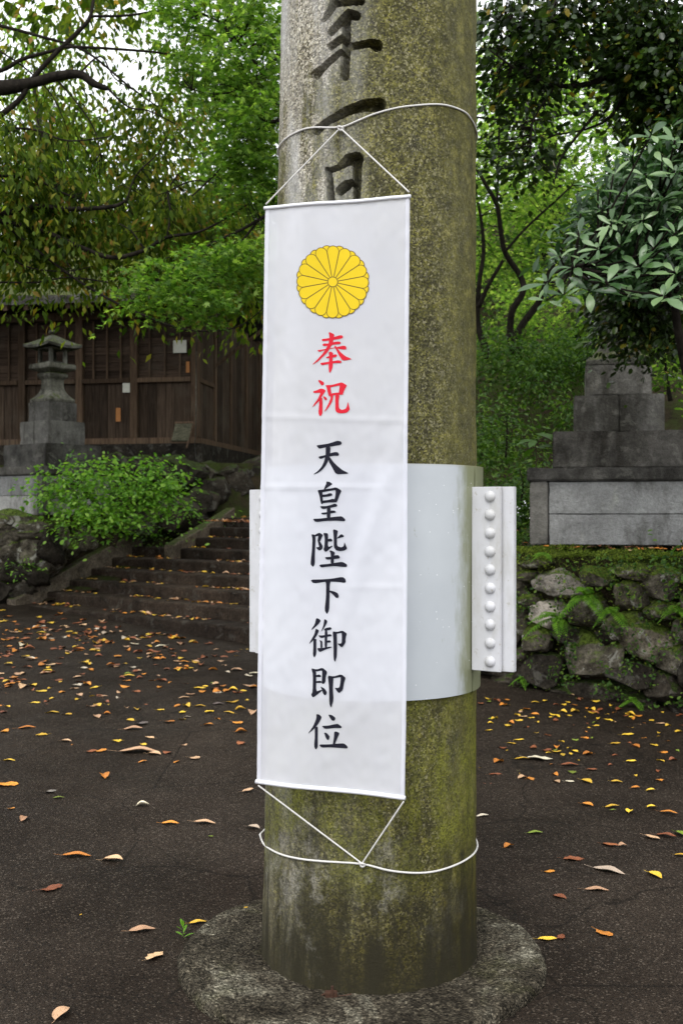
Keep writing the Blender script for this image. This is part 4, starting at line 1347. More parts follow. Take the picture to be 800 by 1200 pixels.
def clouds(blobs, tmpl, size0, droop=0.3, flat=.35, sub=45, seed=0, gate=.0):
    """blobs: (px, py, D, half width px, half height px, half depth m, leaves). Leaves hang in small sprays."""
    r = np.random.default_rng(seed)
    PP, AX, NR, SZ, CT = [], [], [], [], []
    for (px, py, D, rx, ry, rz, n, *big) in blobs:
        size = size0 * (big[0] if big else 1)
        c = P(px, py, D); sx, sz = rx / F * D, ry / F * D
        ns = max(1, int(n / sub))
        k = 0; guard = 0
        while k < ns and guard < ns * 12:
            guard += 1
            q = r.normal(0, 1, 3); q /= np.linalg.norm(q); q *= r.random() ** .42
            s0 = np.array([c.x + q[0] * sx, c.y + q[1] * rz, c.z + q[2] * sz])
            if gate and noise.noise(Vector(s0 * 1.7)) < -gate: continue
            k += 1
            CT.append(s0)
            R_ = size * 4.2 * r.uniform(.7, 1.3)
            tilt = r.normal(0, .35, 2)
            a = r.uniform(0, 2 * np.pi, sub); rad = R_ * np.sqrt(r.random(sub))
            dx, dy = rad * np.cos(a), rad * np.sin(a)
            dz = tilt[0] * dx + tilt[1] * dy + r.normal(0, R_ * flat * .45, sub) - droop * rad ** 2 / R_
            PP.append(np.stack([s0[0] + dx, s0[1] + dy, s0[2] + dz], 1))
            ax = np.stack([np.cos(a), np.sin(a), np.full(sub, -droop)], 1) + r.normal(0, .45, (sub, 3))
            nr = np.stack([tilt[0] * -1 + r.normal(0, .45, sub), tilt[1] * -1 + r.normal(0, .45, sub), np.ones(sub)], 1)
            AX.append(ax); NR.append(nr); SZ.append(size * r.uniform(.65, 1.25, sub))
    PP = np.concatenate(PP); 
    v, f = leaf_cloud(PP, np.concatenate(AX), np.concatenate(NR), np.concatenate(SZ), tmpl)
    return v, f, np.array(CT)

def limb_set(m, limbs, D):
    "limbs: lists of (px, py, radius px[, D])"
    out_ = []
    for L in limbs:
        pts = [P(a[0], a[1], a[3] if len(a) > 3 else D) for a in L]; rad = [a[2] / F * (a[3] if len(a) > 3 else D) for a in L]
        m.tube(pts, rad, 7, 4); out_ += catmull(pts, rad, 3)[0]
    return out_

def twigs(m, nodes, cts, rad, maxd=1.4, step=1, r=None):
    nodes = np.array([list(n) for n in nodes])
    for c in cts[::step]:
        d = np.linalg.norm(nodes - c, axis=1); k = int(d.argmin())
        if d[k] > maxd or d[k] < .03: continue
        a = Vector(nodes[k]); b = Vector(c); mid = (a + b) / 2 + Vector((random.uniform(-.1, .1), random.uniform(-.1, .1), random.uniform(-.02, .12))) * d[k]
        m.tube([a, mid, b], [rad, rad * .7, rad * .3], 4, 2)

def tree(name, label, limbs, D, blobs, tmpl, size, mat, bark, trunk=None, twig=.006, group=None, kind='crown', droop=.3, flat=.35, seed=1, sub=45, gate=0, maxd=1.4, tstep=1, cat='tree'):
    base = trunk[0] if trunk else P(limbs[0][0][0], limbs[0][0][1], D)
    root = empty(name, base, label, cat, group)
    m = MB(); nodes = []
    if trunk:
        m.tube(trunk[1], trunk[2], 12, 5)
        nodes += catmull([Vector(p) for p in trunk[1]], trunk[2], 3)[0]
    if limbs: nodes += limb_set(m, limbs, D)
    v, f, ct = clouds(blobs, tmpl, size, droop, flat, sub, seed, gate)
    if twig: twigs(m, nodes, ct, twig, maxd, tstep)
    m.build('trunk', bark, root, smooth=True, world=True)
    link_mesh(kind, np_mesh(kind, v, f, mat), root, world=True)
    return root

# --- oak reaching in from the left with drooping olive leaves
D1 = 6.6
oakL = [
 [(-260, 120, 26), (-120, 112, 16), (0, 103, 9), (38, 97, 6), (64, 90, 6), (93, 87, 5), (110, 98, 4.5), (127, 104, 2.5)],
 [(-160, 110, 8), (-60, 95, 4), (0, 83, 2.6), (25, 70, 2.4), (60, 60, 1.9), (85, 55, 1.8), (170, 60, 1.5), (221, 67, 1)],
 [(-20, 150, 3.6, 6.6), (21, 119, 3.2, 6.6), (38, 93, 3, 6.6), (64, 64, 2.8, 6.6), (91, 38, 2.6, 6.6), (106, 19, 2.2, 6.6), (112, -20, 1.5, 6.6)],
 [(-200, 210, 12), (-80, 240, 6), (0, 250, 3.4), (25, 244, 3.4), (51, 242, 3), (85, 245, 2.8), (132, 242, 2.4), (149, 234, 1.2)],
 [(-100, 235, 6), (0, 259, 3), (34, 266, 3), (64, 276, 2.8), (93, 289, 2.8), (132, 302, 2.8), (170, 293, 2.6), (196, 278, 2.2), (238, 270, 1.4), (293, 238, .8)],
 [(0, 259, 1.6), (55, 302, 1.5), (89, 327, 1.5), (127, 350, 1.4), (170, 370, 1.3), (221, 387, 1.2), (276, 384, .8), (310, 360, .6)],
 [(-30, 200, 2), (0, 206, 1.8), (38, 208, 1.7), (64, 221, 1.5), (85, 231, 1)],
 [(-20, 334, 1.4), (0, 331, 1.2), (43, 331, 1.1), (81, 325, 1), (127, 331, .8)],
 [(196, 278, 1.6), (200, 250, 1.4), (197, 225, 1.2), (208, 205, .8)], [(170, 293, 1.2), (155, 272, 1), (140, 262, .7)],
 [(149, 234, 1.2), (160, 205, 1), (185, 180, .8), (195, 160, .6)], [(0, 30, 2), (45, 42, 1.8), (100, 60, 1.5), (150, 100, 1.2), (185, 125, .7)],
 [(106, 19, 1.6), (150, 18, 1.5), (200, 10, 1.2)], [(0, 60, 1.2), (30, 80, 1), (60, 110, .8), (75, 140, .6)], [(93, 87, 1.3), (118, 66, 1.1), (135, 92, .9), (165, 110, .6)],
 [(20, 248, 1.1), (14, 210, 1), (-8, 190, .9)], [(127, 104, 1.4), (150, 125, 1.1), (175, 130, .9), (205, 145, .6)], [(64, 90, 1.2), (90, 120, 1), (110, 150, .8), (118, 180, .5)], [(0, 150, 1.6), (40, 152, 1.3), (80, 165, 1), (130, 160, .7)], [(0, 290, 1.2), (30, 312, 1), (75, 318, .8), (110, 312, .5)], [(196, 225, 1), (225, 212, .8), (255, 215, .5)], [(64, 276, 1.1), (80, 310, .9), (100, 330, .6)]]
oakB = [(20, 30, 7.4, 60, 26, .8, 480), (110, 15, 7.4, 60, 22, .7, 600), (200, 40, 7.6, 50, 40, .7, 500),
        (40, 180, 7.0, 80, 26, .7, 1500), (150, 190, 7.3, 70, 50, .8, 2000), (220, 230, 7.5, 70, 60, .8, 2400), (60, 245, 7.0, 90, 40, .7, 2400),
        (150, 265, 7.1, 90, 42, .7, 2400), (60, 272, 7.2, 90, 20, .7, 1000), (200, 150, 7.8, 60, 50, .7, 900), (-40, 200, 6.8, 60, 100, .8, 900), (280, 240, 7.8, 40, 60, .5, 1200),
        (100, 140, 7.8, 90, 22, .6, 1000), (140, 110, 7.9, 60, 24, .5, 520), (215, 95, 7.9, 40, 30, .5, 380), (30, 90, 7.8, 50, 26, .5, 420), (292, 350, 8.0, 20, 30, .4, 260), (200, 270, 7.6, 70, 22, .5, 1200), (285, 300, 7.8, 30, 30, .4, 600)]
trunkx = P(-420, 300, 7.0)
tree('oak_tree', 'oak tree with drooping olive brown leaves and black limbs reaching over from the left', oakL, D1, oakB, T_LEAF, .064, L_OLIVE, BARK,
     trunk=((trunkx.x, 7.0, .2), [(trunkx.x, 7, .1), (trunkx.x + .05, 7, 1.6), (trunkx.x + .35, 7, 3.1), (trunkx.x + .9, 7, 4.2), (trunkx.x + 1.2, 7, 5.6)], [.30, .24, .20, .15, .09]),
     droop=1.5, flat=.5, seed=3, sub=12, twig=.0035, gate=-.02, maxd=.45, tstep=2)

# --- maple whose sprays hang between hall and pillar
D2 = 6.4
maL = [[(470, 60, 14, 7.4), (400, 20, 9, 7.2), (330, 35, 3.4, 6.9), (285, 60, 2.4), (262, 30, 1.6), (235, 15, 1.2)],
       [(400, 90, 5, 7.1), (335, 120, 2, 6.7), (300, 75, 1.6), (285, 55, 1.2), (262, 30, .9)], [(400, 150, 6, 7.2), (335, 140, 2.4), (300, 155, 1.8), (262, 195, 1.3), (225, 230, .9)],
       [(400, 230, 6, 7.2), (330, 245, 2.2), (285, 268, 1.8), (240, 290, 1.4), (195, 320, 1.0), (155, 352, .7)], [(300, 262, 1.4), (270, 300, 1.2), (245, 335, .9), (228, 360, .6)],
       [(330, 60, 2, 6.6), (300, 95, 1.4, 6.3), (260, 110, 1), (225, 105, .7)]]
maB = [(300, 20, 6.5, 60, 36, .6, 1900), (225, 30, 6.6, 50, 30, .5, 1100), (300, 90, 6.4, 50, 40, .6, 1900), (235, 80, 6.5, 50, 30, .4, 1000), (290, 140, 6.3, 50, 34, .5, 1600),
       (285, 190, 6.4, 34, 20, .4, 800), (315, 210, 6.6, 24, 50, .4, 900), (285, 232, 6.4, 20, 12, .35, 300), (295, 290, 6.2, 28, 20, .35, 460),
       (245, 302, 6.1, 34, 14, .3, 400), (205, 320, 6.0, 28, 13, .28, 420), (175, 335, 6.0, 22, 16, .22, 330), (152, 358, 5.95, 11, 9, .15, 110), (235, 345, 6.0, 30, 18, .25, 460), (225, 366, 6.0, 15, 10, .2, 150), (252, 362, 6.1, 22, 18, .2, 200),
       (360, 150, 6.9, 50, 160, .5, 1500), (290, 320, 6.3, 26, 30, .3, 450)]
tree('maple_tree', 'bright green maple with tiered sprays hanging between the hall roof and the pillar', maL, D2, maB, T_MAPLE, .036, L_MAPLE, BARK,
     trunk=((.75, 8.4, .9), [(.75, 8.45, .9), (.68, 8.3, 2.2), (.55, 7.9, 3.4), (.35, 7.5, 4.6), (.1, 7.2, 5.6)], [.17, .14, .12, .10, .06]),
     droop=.35, flat=.16, seed=5, sub=30, twig=.0035, maxd=1.1)

# --- dark evergreen over the right
D3 = 6.2
evL = [[(920, -60, 16), (840, 20, 10), (760, 60, 6), (700, 95, 4), (650, 100, 2.4), (610, 84, 1.6), (575, 60, 1)], [(840, 20, 6), (760, 5, 4), (690, 22, 3), (640, 25, 2), (590, 20, 1)],
       [(880, 60, 9), (820, 150, 6), (780, 220, 4), (745, 260, 2.5)], [(760, 60, 2.6), (720, 130, 2), (690, 150, 1.4), (650, 158, .8)], [(650, 100, 1.5), (625, 140, 1.2), (622, 170, .8)], [(700, 130, 2), (660, 180, 1.6), (650, 210, 1)]]
evB = [(590, 20, 6.4, 38, 24, .4, 420), (640, 15, 6.3, 60, 20, .5, 520), (720, 15, 6.2, 70, 28, .5, 1000), (790, 40, 6.0, 50, 60, .5, 1100), (600, 60, 6.4, 30, 26, .4, 330), (655, 62, 6.3, 50, 26, .4, 620),
       (720, 70, 6.2, 50, 34, .5, 800), (580, 110, 6.5, 18, 34, .3, 150), (640, 110, 6.4, 34, 18, .3, 260), (740, 120, 6.2, 50, 26, .5, 600), (790, 140, 6.1, 40, 50, .5, 800),
       (700, 150, 6.4, 44, 26, .4, 600), (625, 158, 6.4, 24, 16, .3, 170), (620, 178, 6.4, 22, 14, .25, 140), (680, 195, 6.5, 30, 22, .3, 320), (760, 200, 6.6, 50, 40, .5, 900), (740, 270, 6.7, 60, 60, .4, 1100), (790, 330, 6.7, 40, 50, .4, 700), (738, 352, 6.6, 40, 26, .3, 800), (735, 385, 6.8, 30, 14, .3, 260), (780, 385, 6.6, 26, 22, .3, 260), (560, 200, 6.6, 5, 40, .2, 60)]
tree('evergreen_tree', 'dark glossy evergreen tree overhanging the upper right above the long leaved shrub', evL, D3, [b[:6] + (int(b[6] * (1.1 if b[0] < 700 else 1.45)),) for b in evB], T_ROUND, .049, L_DARK, BARK,
     trunk=((3.6, 6.6, 1.1), [(3.6, 6.7, 0.9), (3.5, 6.6, 2.2), (3.25, 6.4, 3.4), (2.8, 6.2, 4.8), (2.4, 6.2, 6.2)], [.22, .19, .16, .12, .08]),
     droop=.7, flat=.4, seed=9, sub=10, twig=.004, maxd=1.0, gate=.02)

# --- long-leaved shrub in front of the right lantern: its large leaves are built one by one
def long_leaf_mesh(seed):
    rr = random.Random(seed); V = []; Fc = []
    prof = [(0, .012), (.10, .035), (.30, .095), (.52, .135), (.72, .125), (.88, .07), (1.0, .004)]
    bend = rr.uniform(-.02, .16); tw = rr.uniform(-.25, .25)
    for x, w_ in prof:
        z = -bend * x * x * 1.1 + .04 * math.sin(x * 3); 
        for s in (-1, 0, 1):
            dz = .25 * w_ * (1 if s else 0); V.append((x, s * w_ * 1.12, z + dz + s * tw * w_ * x))
    for i in range(len(prof) - 1):
        for e in (0, 1):
            a = i * 3 + e; Fc.append((a, a + 3, a + 4, a + 1))
    return V, Fc
def make_shrub():
    D = 5.3
    root = empty('long_leaved_shrub', P(790, 560, D + .6), 'shrub with long pale green leaves in whorls in front of the right stone lantern', 'shrub')
    root.location.z = 1.19
    meshes = []
    for s in range(6):
        V, Fc = long_leaf_mesh(s); m = MB(); m.v = V; m.f = Fc; meshes.append(m.mesh('leaf', L_LONG, smooth=True))
    rr = random.Random(12)
    # whorl centres: (px, py, D, length px, leaves)
    W = [(776, 346, 4.9, 34, 8), (711, 330, 5.0, 32, 8), (640, 330, 5.1, 28, 7), (762, 158, 5.0, 28, 6), (790, 165, 5.1, 24, 6), (716, 262, 5.2, 28, 8), (700, 290, 5.1, 26, 7), (748, 312, 5.1, 26, 7),
         (766, 290, 5.1, 26, 7), (792, 272, 5.1, 26, 7), (735, 228, 5.3, 24, 7), (680, 250, 5.4, 22, 6), (700, 222, 5.4, 22, 6), (756, 205, 5.3, 24, 7), (790, 200, 5.2, 24, 7), (670, 312, 5.2, 24, 6), (660, 345, 5.1, 26, 6),
         (690, 340, 5.2, 26, 6), (735, 345, 5.2, 26, 7), (790, 318, 5.0, 28, 7), (775, 232, 5.3, 24, 7), (718, 204, 5.4, 20, 6), (800, 245, 5.2, 24, 6), (678, 275, 5.3, 22, 6), (726, 288, 5.2, 24, 6), (752, 258, 5.3, 24, 6), (775, 190, 5.35, 22, 6),
         (655, 300, 5.3, 20, 5), (740, 182, 5.45, 20, 6), (800, 350, 5.1, 26, 5), (808, 300, 5.1, 26, 6), (690, 305, 5.25, 22, 6), (722, 318, 5.2, 24, 6), (765, 322, 5.15, 24, 6), (705, 245, 5.4, 20, 5), (640, 352, 5.2, 22, 4), (812, 205, 5.2, 24, 6), (735, 262, 5.35, 22, 6), (760, 235, 5.4, 20, 5), (780, 300, 5.2, 22, 6)]
    shoots = []; cnt = 0; mass = []
    for (px, py, d, L, n) in W:
        c = P(px, py, d); Lm = L / F * d * .92
        ax = Vector((rr.uniform(-.7, .1), -.75 + rr.uniform(-.2, .35), rr.uniform(.45, 1.0))).normalized()
        u = ax.orthogonal().normalized(); v = ax.cross(u)
        ph = rr.uniform(0, 6.28)
        for k in range(n):
            a = ph + k * 2.4; spread = rr.uniform(.10, .75)
            dv = (u * math.cos(a) + v * math.sin(a)) * math.cos(spread) + ax * math.sin(spread) * .8
            dv.z -= .10; dv.normalize()
            nn = ax - dv * ax.dot(dv); nn.normalize()
            s = Lm * rr.uniform(.55, 1.28) * (1.05 if k < n - 2 else .7)
            b = nn.cross(dv)
            M = Matrix(((dv.x, b.x, nn.x, 0), (dv.y, b.y, nn.y, 0), (dv.z, b.z, nn.z, 0), (0, 0, 0, 1)))
            o = link_mesh('leaf', rr.choice(meshes), root)
            o.location = c + dv * .012 - ax * .008 * k * .5 - root.location
            o.rotation_euler = M.to_euler(); o.scale = (s, s * rr.uniform(.9, 1.2), s); cnt += 1
        shoots.append((c, ax))
    m = MB()
    hub = [P(800, 420, 5.9), P(790, 350, 5.8), P(760, 330, 5.6), P(800, 280, 5.7), P(770, 230, 5.7), P(700, 300, 5.6)]
    m.tube([Vector((hub[0].x + .1, 5.95, 1.1)), P(812, 480, 5.92), hub[0], hub[1], hub[3], hub[4]], [.035, .03, .026, .022, .016, .01], 8, 4)
    m.tube([hub[1], hub[2], hub[5], P(650, 320, 5.4)], [.018, .014, .010, .006], 7, 4)
    for c, ax in shoots:
        h = min(hub + [P(735, 315, 5.6), P(745, 200, 5.75), P(670, 310, 5.45)], key=lambda q: (q - c).length)
        m.tube([h, (h + c) / 2 - Vector((0, 0, .04)), c], [.009, .006, .004], 6, 3)
    m.build('stem', BARK, root, smooth=True, world=True)
    # smaller leaves deeper in the bush, past counting
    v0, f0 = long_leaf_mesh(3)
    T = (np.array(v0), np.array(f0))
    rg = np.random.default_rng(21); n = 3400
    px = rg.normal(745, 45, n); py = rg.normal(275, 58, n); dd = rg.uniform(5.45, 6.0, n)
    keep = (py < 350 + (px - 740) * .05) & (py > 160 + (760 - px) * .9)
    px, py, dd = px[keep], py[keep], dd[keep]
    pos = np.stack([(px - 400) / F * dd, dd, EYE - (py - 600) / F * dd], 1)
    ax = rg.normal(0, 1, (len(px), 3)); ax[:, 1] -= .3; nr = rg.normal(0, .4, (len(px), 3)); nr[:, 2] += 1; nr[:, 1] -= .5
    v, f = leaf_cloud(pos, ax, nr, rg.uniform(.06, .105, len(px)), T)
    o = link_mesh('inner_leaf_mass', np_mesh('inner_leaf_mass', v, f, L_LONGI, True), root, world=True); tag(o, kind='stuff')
    print('shrub leaves', cnt)
make_shrub()

# --- slender maple on the slope right of the pillar
mb = [[(604, 420, 4.6, 11.6), (598, 400, 4.4, 11.6), (599, 367, 4, 11.5), (612, 343, 3.8, 11.4), (610, 325, 3.6, 11.4), (592, 297, 3.2, 11.3), (587, 273, 3, 11.2), (582, 241, 2.8, 11.1), (571, 220, 2.4, 11), (557, 196, 2, 11), (535, 160, 1.5, 11)],
      [(582, 241, 1.6, 11.1), (584, 175, 1.5, 11), (585, 105, 1.3, 11), (587, 28, 1.1, 11), (590, -30, .8, 11)], [(592, 294, 1.8, 11.2), (617, 266, 1.5, 11.1), (652, 234, 1.3, 11), (670, 217, .9, 11)],
      [(572, 420, 5.5, 11.8), (566, 402, 4.6, 11.8), (559, 378, 3.6, 11.8), (561, 332, 3, 11.7), (566, 297, 2.6, 11.7), (564, 262, 2, 11.7), (557, 224, 1.5, 11.7), (548, 180, 1, 11.7)],
      [(561, 360, 3, 11.6), (571, 336, 2.6, 11.5), (589, 305, 2, 11.4)], [(606, 415, 5.0, 12), (603, 399, 4.6, 12), (613, 378, 4.4, 12), (631, 353, 4, 12), (645, 315, 3.4, 11.9), (655, 294, 2.8, 11.9), (673, 266, 2, 11.8), (700, 230, 1.4, 11.8)],
      [(555, 137, 1.2, 10.6), (580, 140, 1.3, 10.6), (610, 143, 1.4, 10.6), (631, 140, 1.2, 10.6), (665, 134, 1, 10.6), (704, 129, .7, 10.6)], [(627, 160, 1, 10.8), (626, 141, 1.1, 10.8), (615, 112, .8, 10.8)],
      [(585, 200, 1, 11), (610, 186, .8, 11), (640, 180, .5, 11)], [(584, 130, .8, 11), (605, 105, .6, 11), (640, 95, .4, 11)]]
tb = [(590, 200, 11.6, 60, 50, 1.0, 900), (660, 240, 11.8, 60, 44, 1.0, 1000), (640, 130, 11.6, 60, 36, .9, 700), (600, 300, 12.4, 60, 34, .6, 800), (690, 180, 11.6, 50, 40, 1, 600), (570, 110, 11.6, 40, 50, 1, 400), (680, 330, 12.4, 60, 26, .7, 700), (620, 60, 11.8, 60, 34, .9, 260), (520, 200, 11.4, 40, 120, .8, 700)]
tree('slender_maple', 'slender crooked maple with several black stems on the slope right of the pillar', mb, 11.4, tb, T_MAPLE, .062, L_BACK, BARK, twig=.005, droop=.3, flat=.16, seed=14, sub=26, maxd=1.3)

# --- individual trees farther back, pale against the sky
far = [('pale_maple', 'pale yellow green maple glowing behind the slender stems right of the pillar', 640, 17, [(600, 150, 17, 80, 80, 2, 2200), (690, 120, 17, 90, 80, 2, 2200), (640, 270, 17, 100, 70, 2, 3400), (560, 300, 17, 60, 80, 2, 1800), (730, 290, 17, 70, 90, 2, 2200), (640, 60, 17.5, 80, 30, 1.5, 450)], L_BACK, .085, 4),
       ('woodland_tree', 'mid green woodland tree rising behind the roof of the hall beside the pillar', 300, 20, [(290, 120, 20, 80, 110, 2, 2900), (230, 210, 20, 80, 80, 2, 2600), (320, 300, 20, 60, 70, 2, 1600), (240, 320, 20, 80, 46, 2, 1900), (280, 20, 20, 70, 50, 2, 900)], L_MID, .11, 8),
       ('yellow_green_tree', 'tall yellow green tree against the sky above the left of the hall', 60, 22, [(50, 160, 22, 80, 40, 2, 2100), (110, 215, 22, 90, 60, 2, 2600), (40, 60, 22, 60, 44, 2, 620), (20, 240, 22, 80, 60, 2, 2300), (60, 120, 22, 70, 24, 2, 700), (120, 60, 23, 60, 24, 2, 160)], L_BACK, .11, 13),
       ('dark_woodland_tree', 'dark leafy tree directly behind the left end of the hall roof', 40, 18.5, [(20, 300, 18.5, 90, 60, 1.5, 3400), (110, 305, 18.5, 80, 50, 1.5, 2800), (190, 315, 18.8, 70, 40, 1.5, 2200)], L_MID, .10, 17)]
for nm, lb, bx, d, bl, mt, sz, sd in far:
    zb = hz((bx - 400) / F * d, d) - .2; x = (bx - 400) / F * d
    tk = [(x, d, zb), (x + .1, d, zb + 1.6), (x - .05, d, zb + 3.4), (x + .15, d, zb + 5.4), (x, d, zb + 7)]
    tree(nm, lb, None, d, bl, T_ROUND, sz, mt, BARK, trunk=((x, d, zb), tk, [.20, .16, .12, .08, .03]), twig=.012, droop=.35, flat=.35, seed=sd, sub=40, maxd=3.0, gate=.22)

# --- big trees standing outside the picture whose crowns roof over the yard and keep the wall, stair and hall in shade
for nm, lb, (x, y), pts, bl, sd in (
   ('shade_tree', 'large broadleaf tree outside the left of the picture spreading over the stairway and hall', (-7.5, 9.5), [(-7.5, 9.5, .3), (-7.3, 9.5, 3), (-6.4, 9.8, 5.5), (-4.5, 10.2, 7.6), (-2.5, 10.6, 9)],
     [(-4.6, 9.0, 6.9, 3.6, 2.6, .7), (-3.0, 12.0, 8.6, 3.5, 2.2, .7), (-6.5, 8.5, 6.2, 2.2, 3.2, 1.2), (-1.2, 10.0, 8.2, 2.4, 2.4, .6), (-7.5, 13.0, 7.6, 3, 2.5, 1)], 101),
   ('shade_tree', 'large broadleaf tree outside the right of the picture spreading over the terrace and wall', (5.6, 8.5), [(5.6, 8.5, 1.2), (5.4, 8.5, 3.4), (4.6, 8.3, 5.6), (3.2, 8.2, 7), (2.0, 8.2, 7.6)],
     [(3.6, 7.2, 6.3, 2.6, 1.7, .6), (2.2, 8.0, 7.4, 2.0, 1.6, .6), (5.2, 7.0, 5.4, 1.8, 2.6, 1.2)], 102)):
    root = empty(nm, (x, y, pts[0][2]), lb, 'tree')
    m = MB(); m.tube(pts, [.36, .30, .24, .17, .08], 12, 5)
    B = []
    for (bx, by, bz, rx, ry, rz) in bl:
        B.append((400 + bx / by * F, 600 - (bz - EYE) / by * F, by, rx / by * F, rz / by * F, ry, int(rx * ry * 330)))
    v, f, ct = clouds(B, T_ROUND, .17, .4, .5, 18, sd)
    twigs(m, [tuple(q) for q in catmull([Vector(p) for p in pts], [.1] * 5, 3)[0]], ct, .02, 5.0, 2)
    m.build('trunk', BARK, root, smooth=True, world=True)
    link_mesh('crown', np_mesh('crown', v, f, L_OLIVE if sd == 101 else L_DARK), root, world=True)

# mass of wood far behind
def far_wood():
    r = random.Random(31)
    bl = []
    for px in range(-60, 900, 60):
        for py in range(250, 640, 60):
            if px < 260 and py < 300: continue
            bl.append((px + r.uniform(-20, 20), py + r.uniform(-20, 20), r.uniform(25, 31), 60, 50, 2, 420))
    for px in range(420, 880, 60):
        for py in (60, 130, 190):
            bl.append((px + r.uniform(-20, 20), py + r.uniform(-20, 20), r.uniform(25, 30), 60, 48, 2, 330 if py > 100 else 130))
    for px in range(200, 420, 60):
        for py in (120, 190, 240):
            bl.append((px + r.uniform(-20, 20), py, 28, 50, 44, 2, 200 if py > 130 else 110))
    v, f, c = clouds(bl, T_ROUND, .20, .3, .4, 30, 41)
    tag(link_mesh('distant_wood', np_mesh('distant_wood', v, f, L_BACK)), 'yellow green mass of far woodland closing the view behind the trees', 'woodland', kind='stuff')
far_wood()

# --- undergrowth on the slope right of the pillar
ug = []
r_ = random.Random(77)
for i in range(46):
    px = r_.uniform(545, 705); py = r_.uniform(395, 640)
    D = 11.6 - (py - 395) / 245 * 3.3
    if px > 690 and py > 430: continue
    ug.append((px, py, D, 22, 17, .35, 330))
for i in range(16):
    ug.append((r_.uniform(500, 900), r_.uniform(375, 440), r_.uniform(10.8, 13.5), 32, 18, .5, 260))
for i in range(14):
    ug.append((r_.uniform(380, 560), r_.uniform(420, 640), r_.uniform(9.5, 12), 30, 24, .4, 180))
hill = []
for i in range(30):
    hill.append((r_.uniform(550, 830), r_.uniform(325, 420), r_.uniform(12.5, 15), 40, 22, .6, 330))
v, f, c = clouds(hill, T_MAPLE, .06, .4, .4, 24, 52)
tag(link_mesh('hillside_seedlings', np_mesh('hillside_seedlings', v, f, L_BACK)), 'light green young growth covering the upper slope among the black stems', 'undergrowth', kind='stuff')
v, f, c = clouds(ug, T_LEAF, .058, .5, .7, 24, 51)
tag(link_mesh('undergrowth', np_mesh('undergrowth', v, f, L_MID)), 'tangled mid green undergrowth covering the slope right of the pillar', 'undergrowth', kind='stuff')
bl = [(775, 430, 9.2, 34, 26, .4, 420), (792, 405, 9.4, 20, 18, .3, 240)]
tree('small_bright_shrub', 'small bright green shrub behind the upper tier of the right pedestal', [[(785, 470, 3), (780, 440, 2), (778, 415, 1)]], 9.2, bl, T_ROUND, .055, L_BACK, BARK, twig=.004, seed=61, sub=20, cat='shrub')
for (px, py, D, w_, h, n, lb) in ((800, 648, 6.35, 22, 24, 150, 'small green shrub sprouting on the wall top at the right edge'), (610, 565, 8.0, 18, 26, 260, 'low leafy shrub between collar plate and the panelled pedestal'), (592, 500, 8.6, 26, 36, 500, 'bushy green shrub low on the slope beside the pillar')):
    tree('low_shrub', lb, [[(px, py + h, 1.4), (px + 2, py, 1), (px - 2, py - h * .6, .5)]], D, [(px, py, D, w_, h, w_ / F * D, n)], T_ROUND, .034, L_MID, BARK, twig=.002, seed=int(px), sub=12, cat='shrub')
# broad-leaved seedling
def make_seedling():
    c = P(628, 525, 8.0); root = empty('broad_leaved_seedling', c - Vector((0, 0, .2)), 'broad leaved green seedling left of the stepped pedestal', 'plant')
    m = MB()
    m.tube([c - Vector((0, 0, .25)), c], [.006, .004], 6, 2); m.build('stem', BARKL, root, world=True)
    V, Fc = long_leaf_mesh(2); mm = MB(); mm.v = [(x, y * 1.25, z) for x, y, z in V]; mm.f = Fc; me = mm.mesh('leaf', L_MID, smooth=True)
    for k in range(9):
        a = k * 2.4; dv = Vector((math.cos(a), math.sin(a) * .8 - .2, .15 - .05 * k)).normalized(); nn = (Vector((0, -.3, 1)) - dv * Vector((0, -.3, 1)).dot(dv)).normalized(); b = nn.cross(dv)
        o = link_mesh('leaf', me, root); o.location = c + Vector((0, 0, .05 * (k % 3))) - root.location
        o.rotation_euler = Matrix(((dv.x, b.x, nn.x), (dv.y, b.y, nn.y), (dv.z, b.z, nn.z))).to_euler(); o.scale = (.17, .17, .17)
make_seedling()

# --- bright bush beside the stair
bb = [(75, 565, 11.3, 36, 26, .35, 620), (115, 560, 11.3, 36, 30, .4, 750), (160, 562, 11.3, 38, 30, .4, 800), (195, 568, 11.3, 28, 26, .35, 520), (90, 600, 11.1, 34, 24, .3, 500), (135, 603, 11.1, 36, 22, .3, 520), (170, 592, 11.2, 34, 24, .3, 450), (60, 580, 11.3, 18, 16, .25, 160), (215, 590, 11.3, 13, 16, .2, 120)]
tree('round_leaved_bush', 'bright green small leaved bush overhanging the kerb of the stairway', [[(130, 640, 4), (120, 600, 3), (95, 570, 1.5)], [(132, 640, 4), (150, 600, 3), (180, 570, 1.5)], [(130, 630, 3), (134, 590, 2), (136, 555, 1)]], 11.6, bb, T_ROUND, .052, L_BUSH, BARKL, twig=.004, droop=.4, flat=.6, seed=71, sub=16, cat='bush')
tree('hanging_ivy', 'dark green creeper trailing over the rocks right of the bright bush', [[(160, 600, 1), (170, 615, 1)]], 12.3, [(160, 615, 12.3, 22, 14, .2, 150), (178, 632, 12.5, 16, 9, .15, 100)], T_ROUND, .04, L_MID, BARKL, twig=0, seed=72, sub=10, cat='creeper')
for px, py, D, n, lb in ((22, 662, 11.0, 60, 'small fern like tuft on the mossy rocks below the lantern'), (262, 612, 12.9, 60, 'small green tuft at the top of the stairway')):
    tree('weed_tuft', lb, [[(px, py + 6, .6), (px, py, .4)]], D, [(px, py, D, 12, 7, .12, n)], T_LEAF, .05, L_BUSH, BARKL, twig=0, seed=int(px), sub=10, cat='weed')

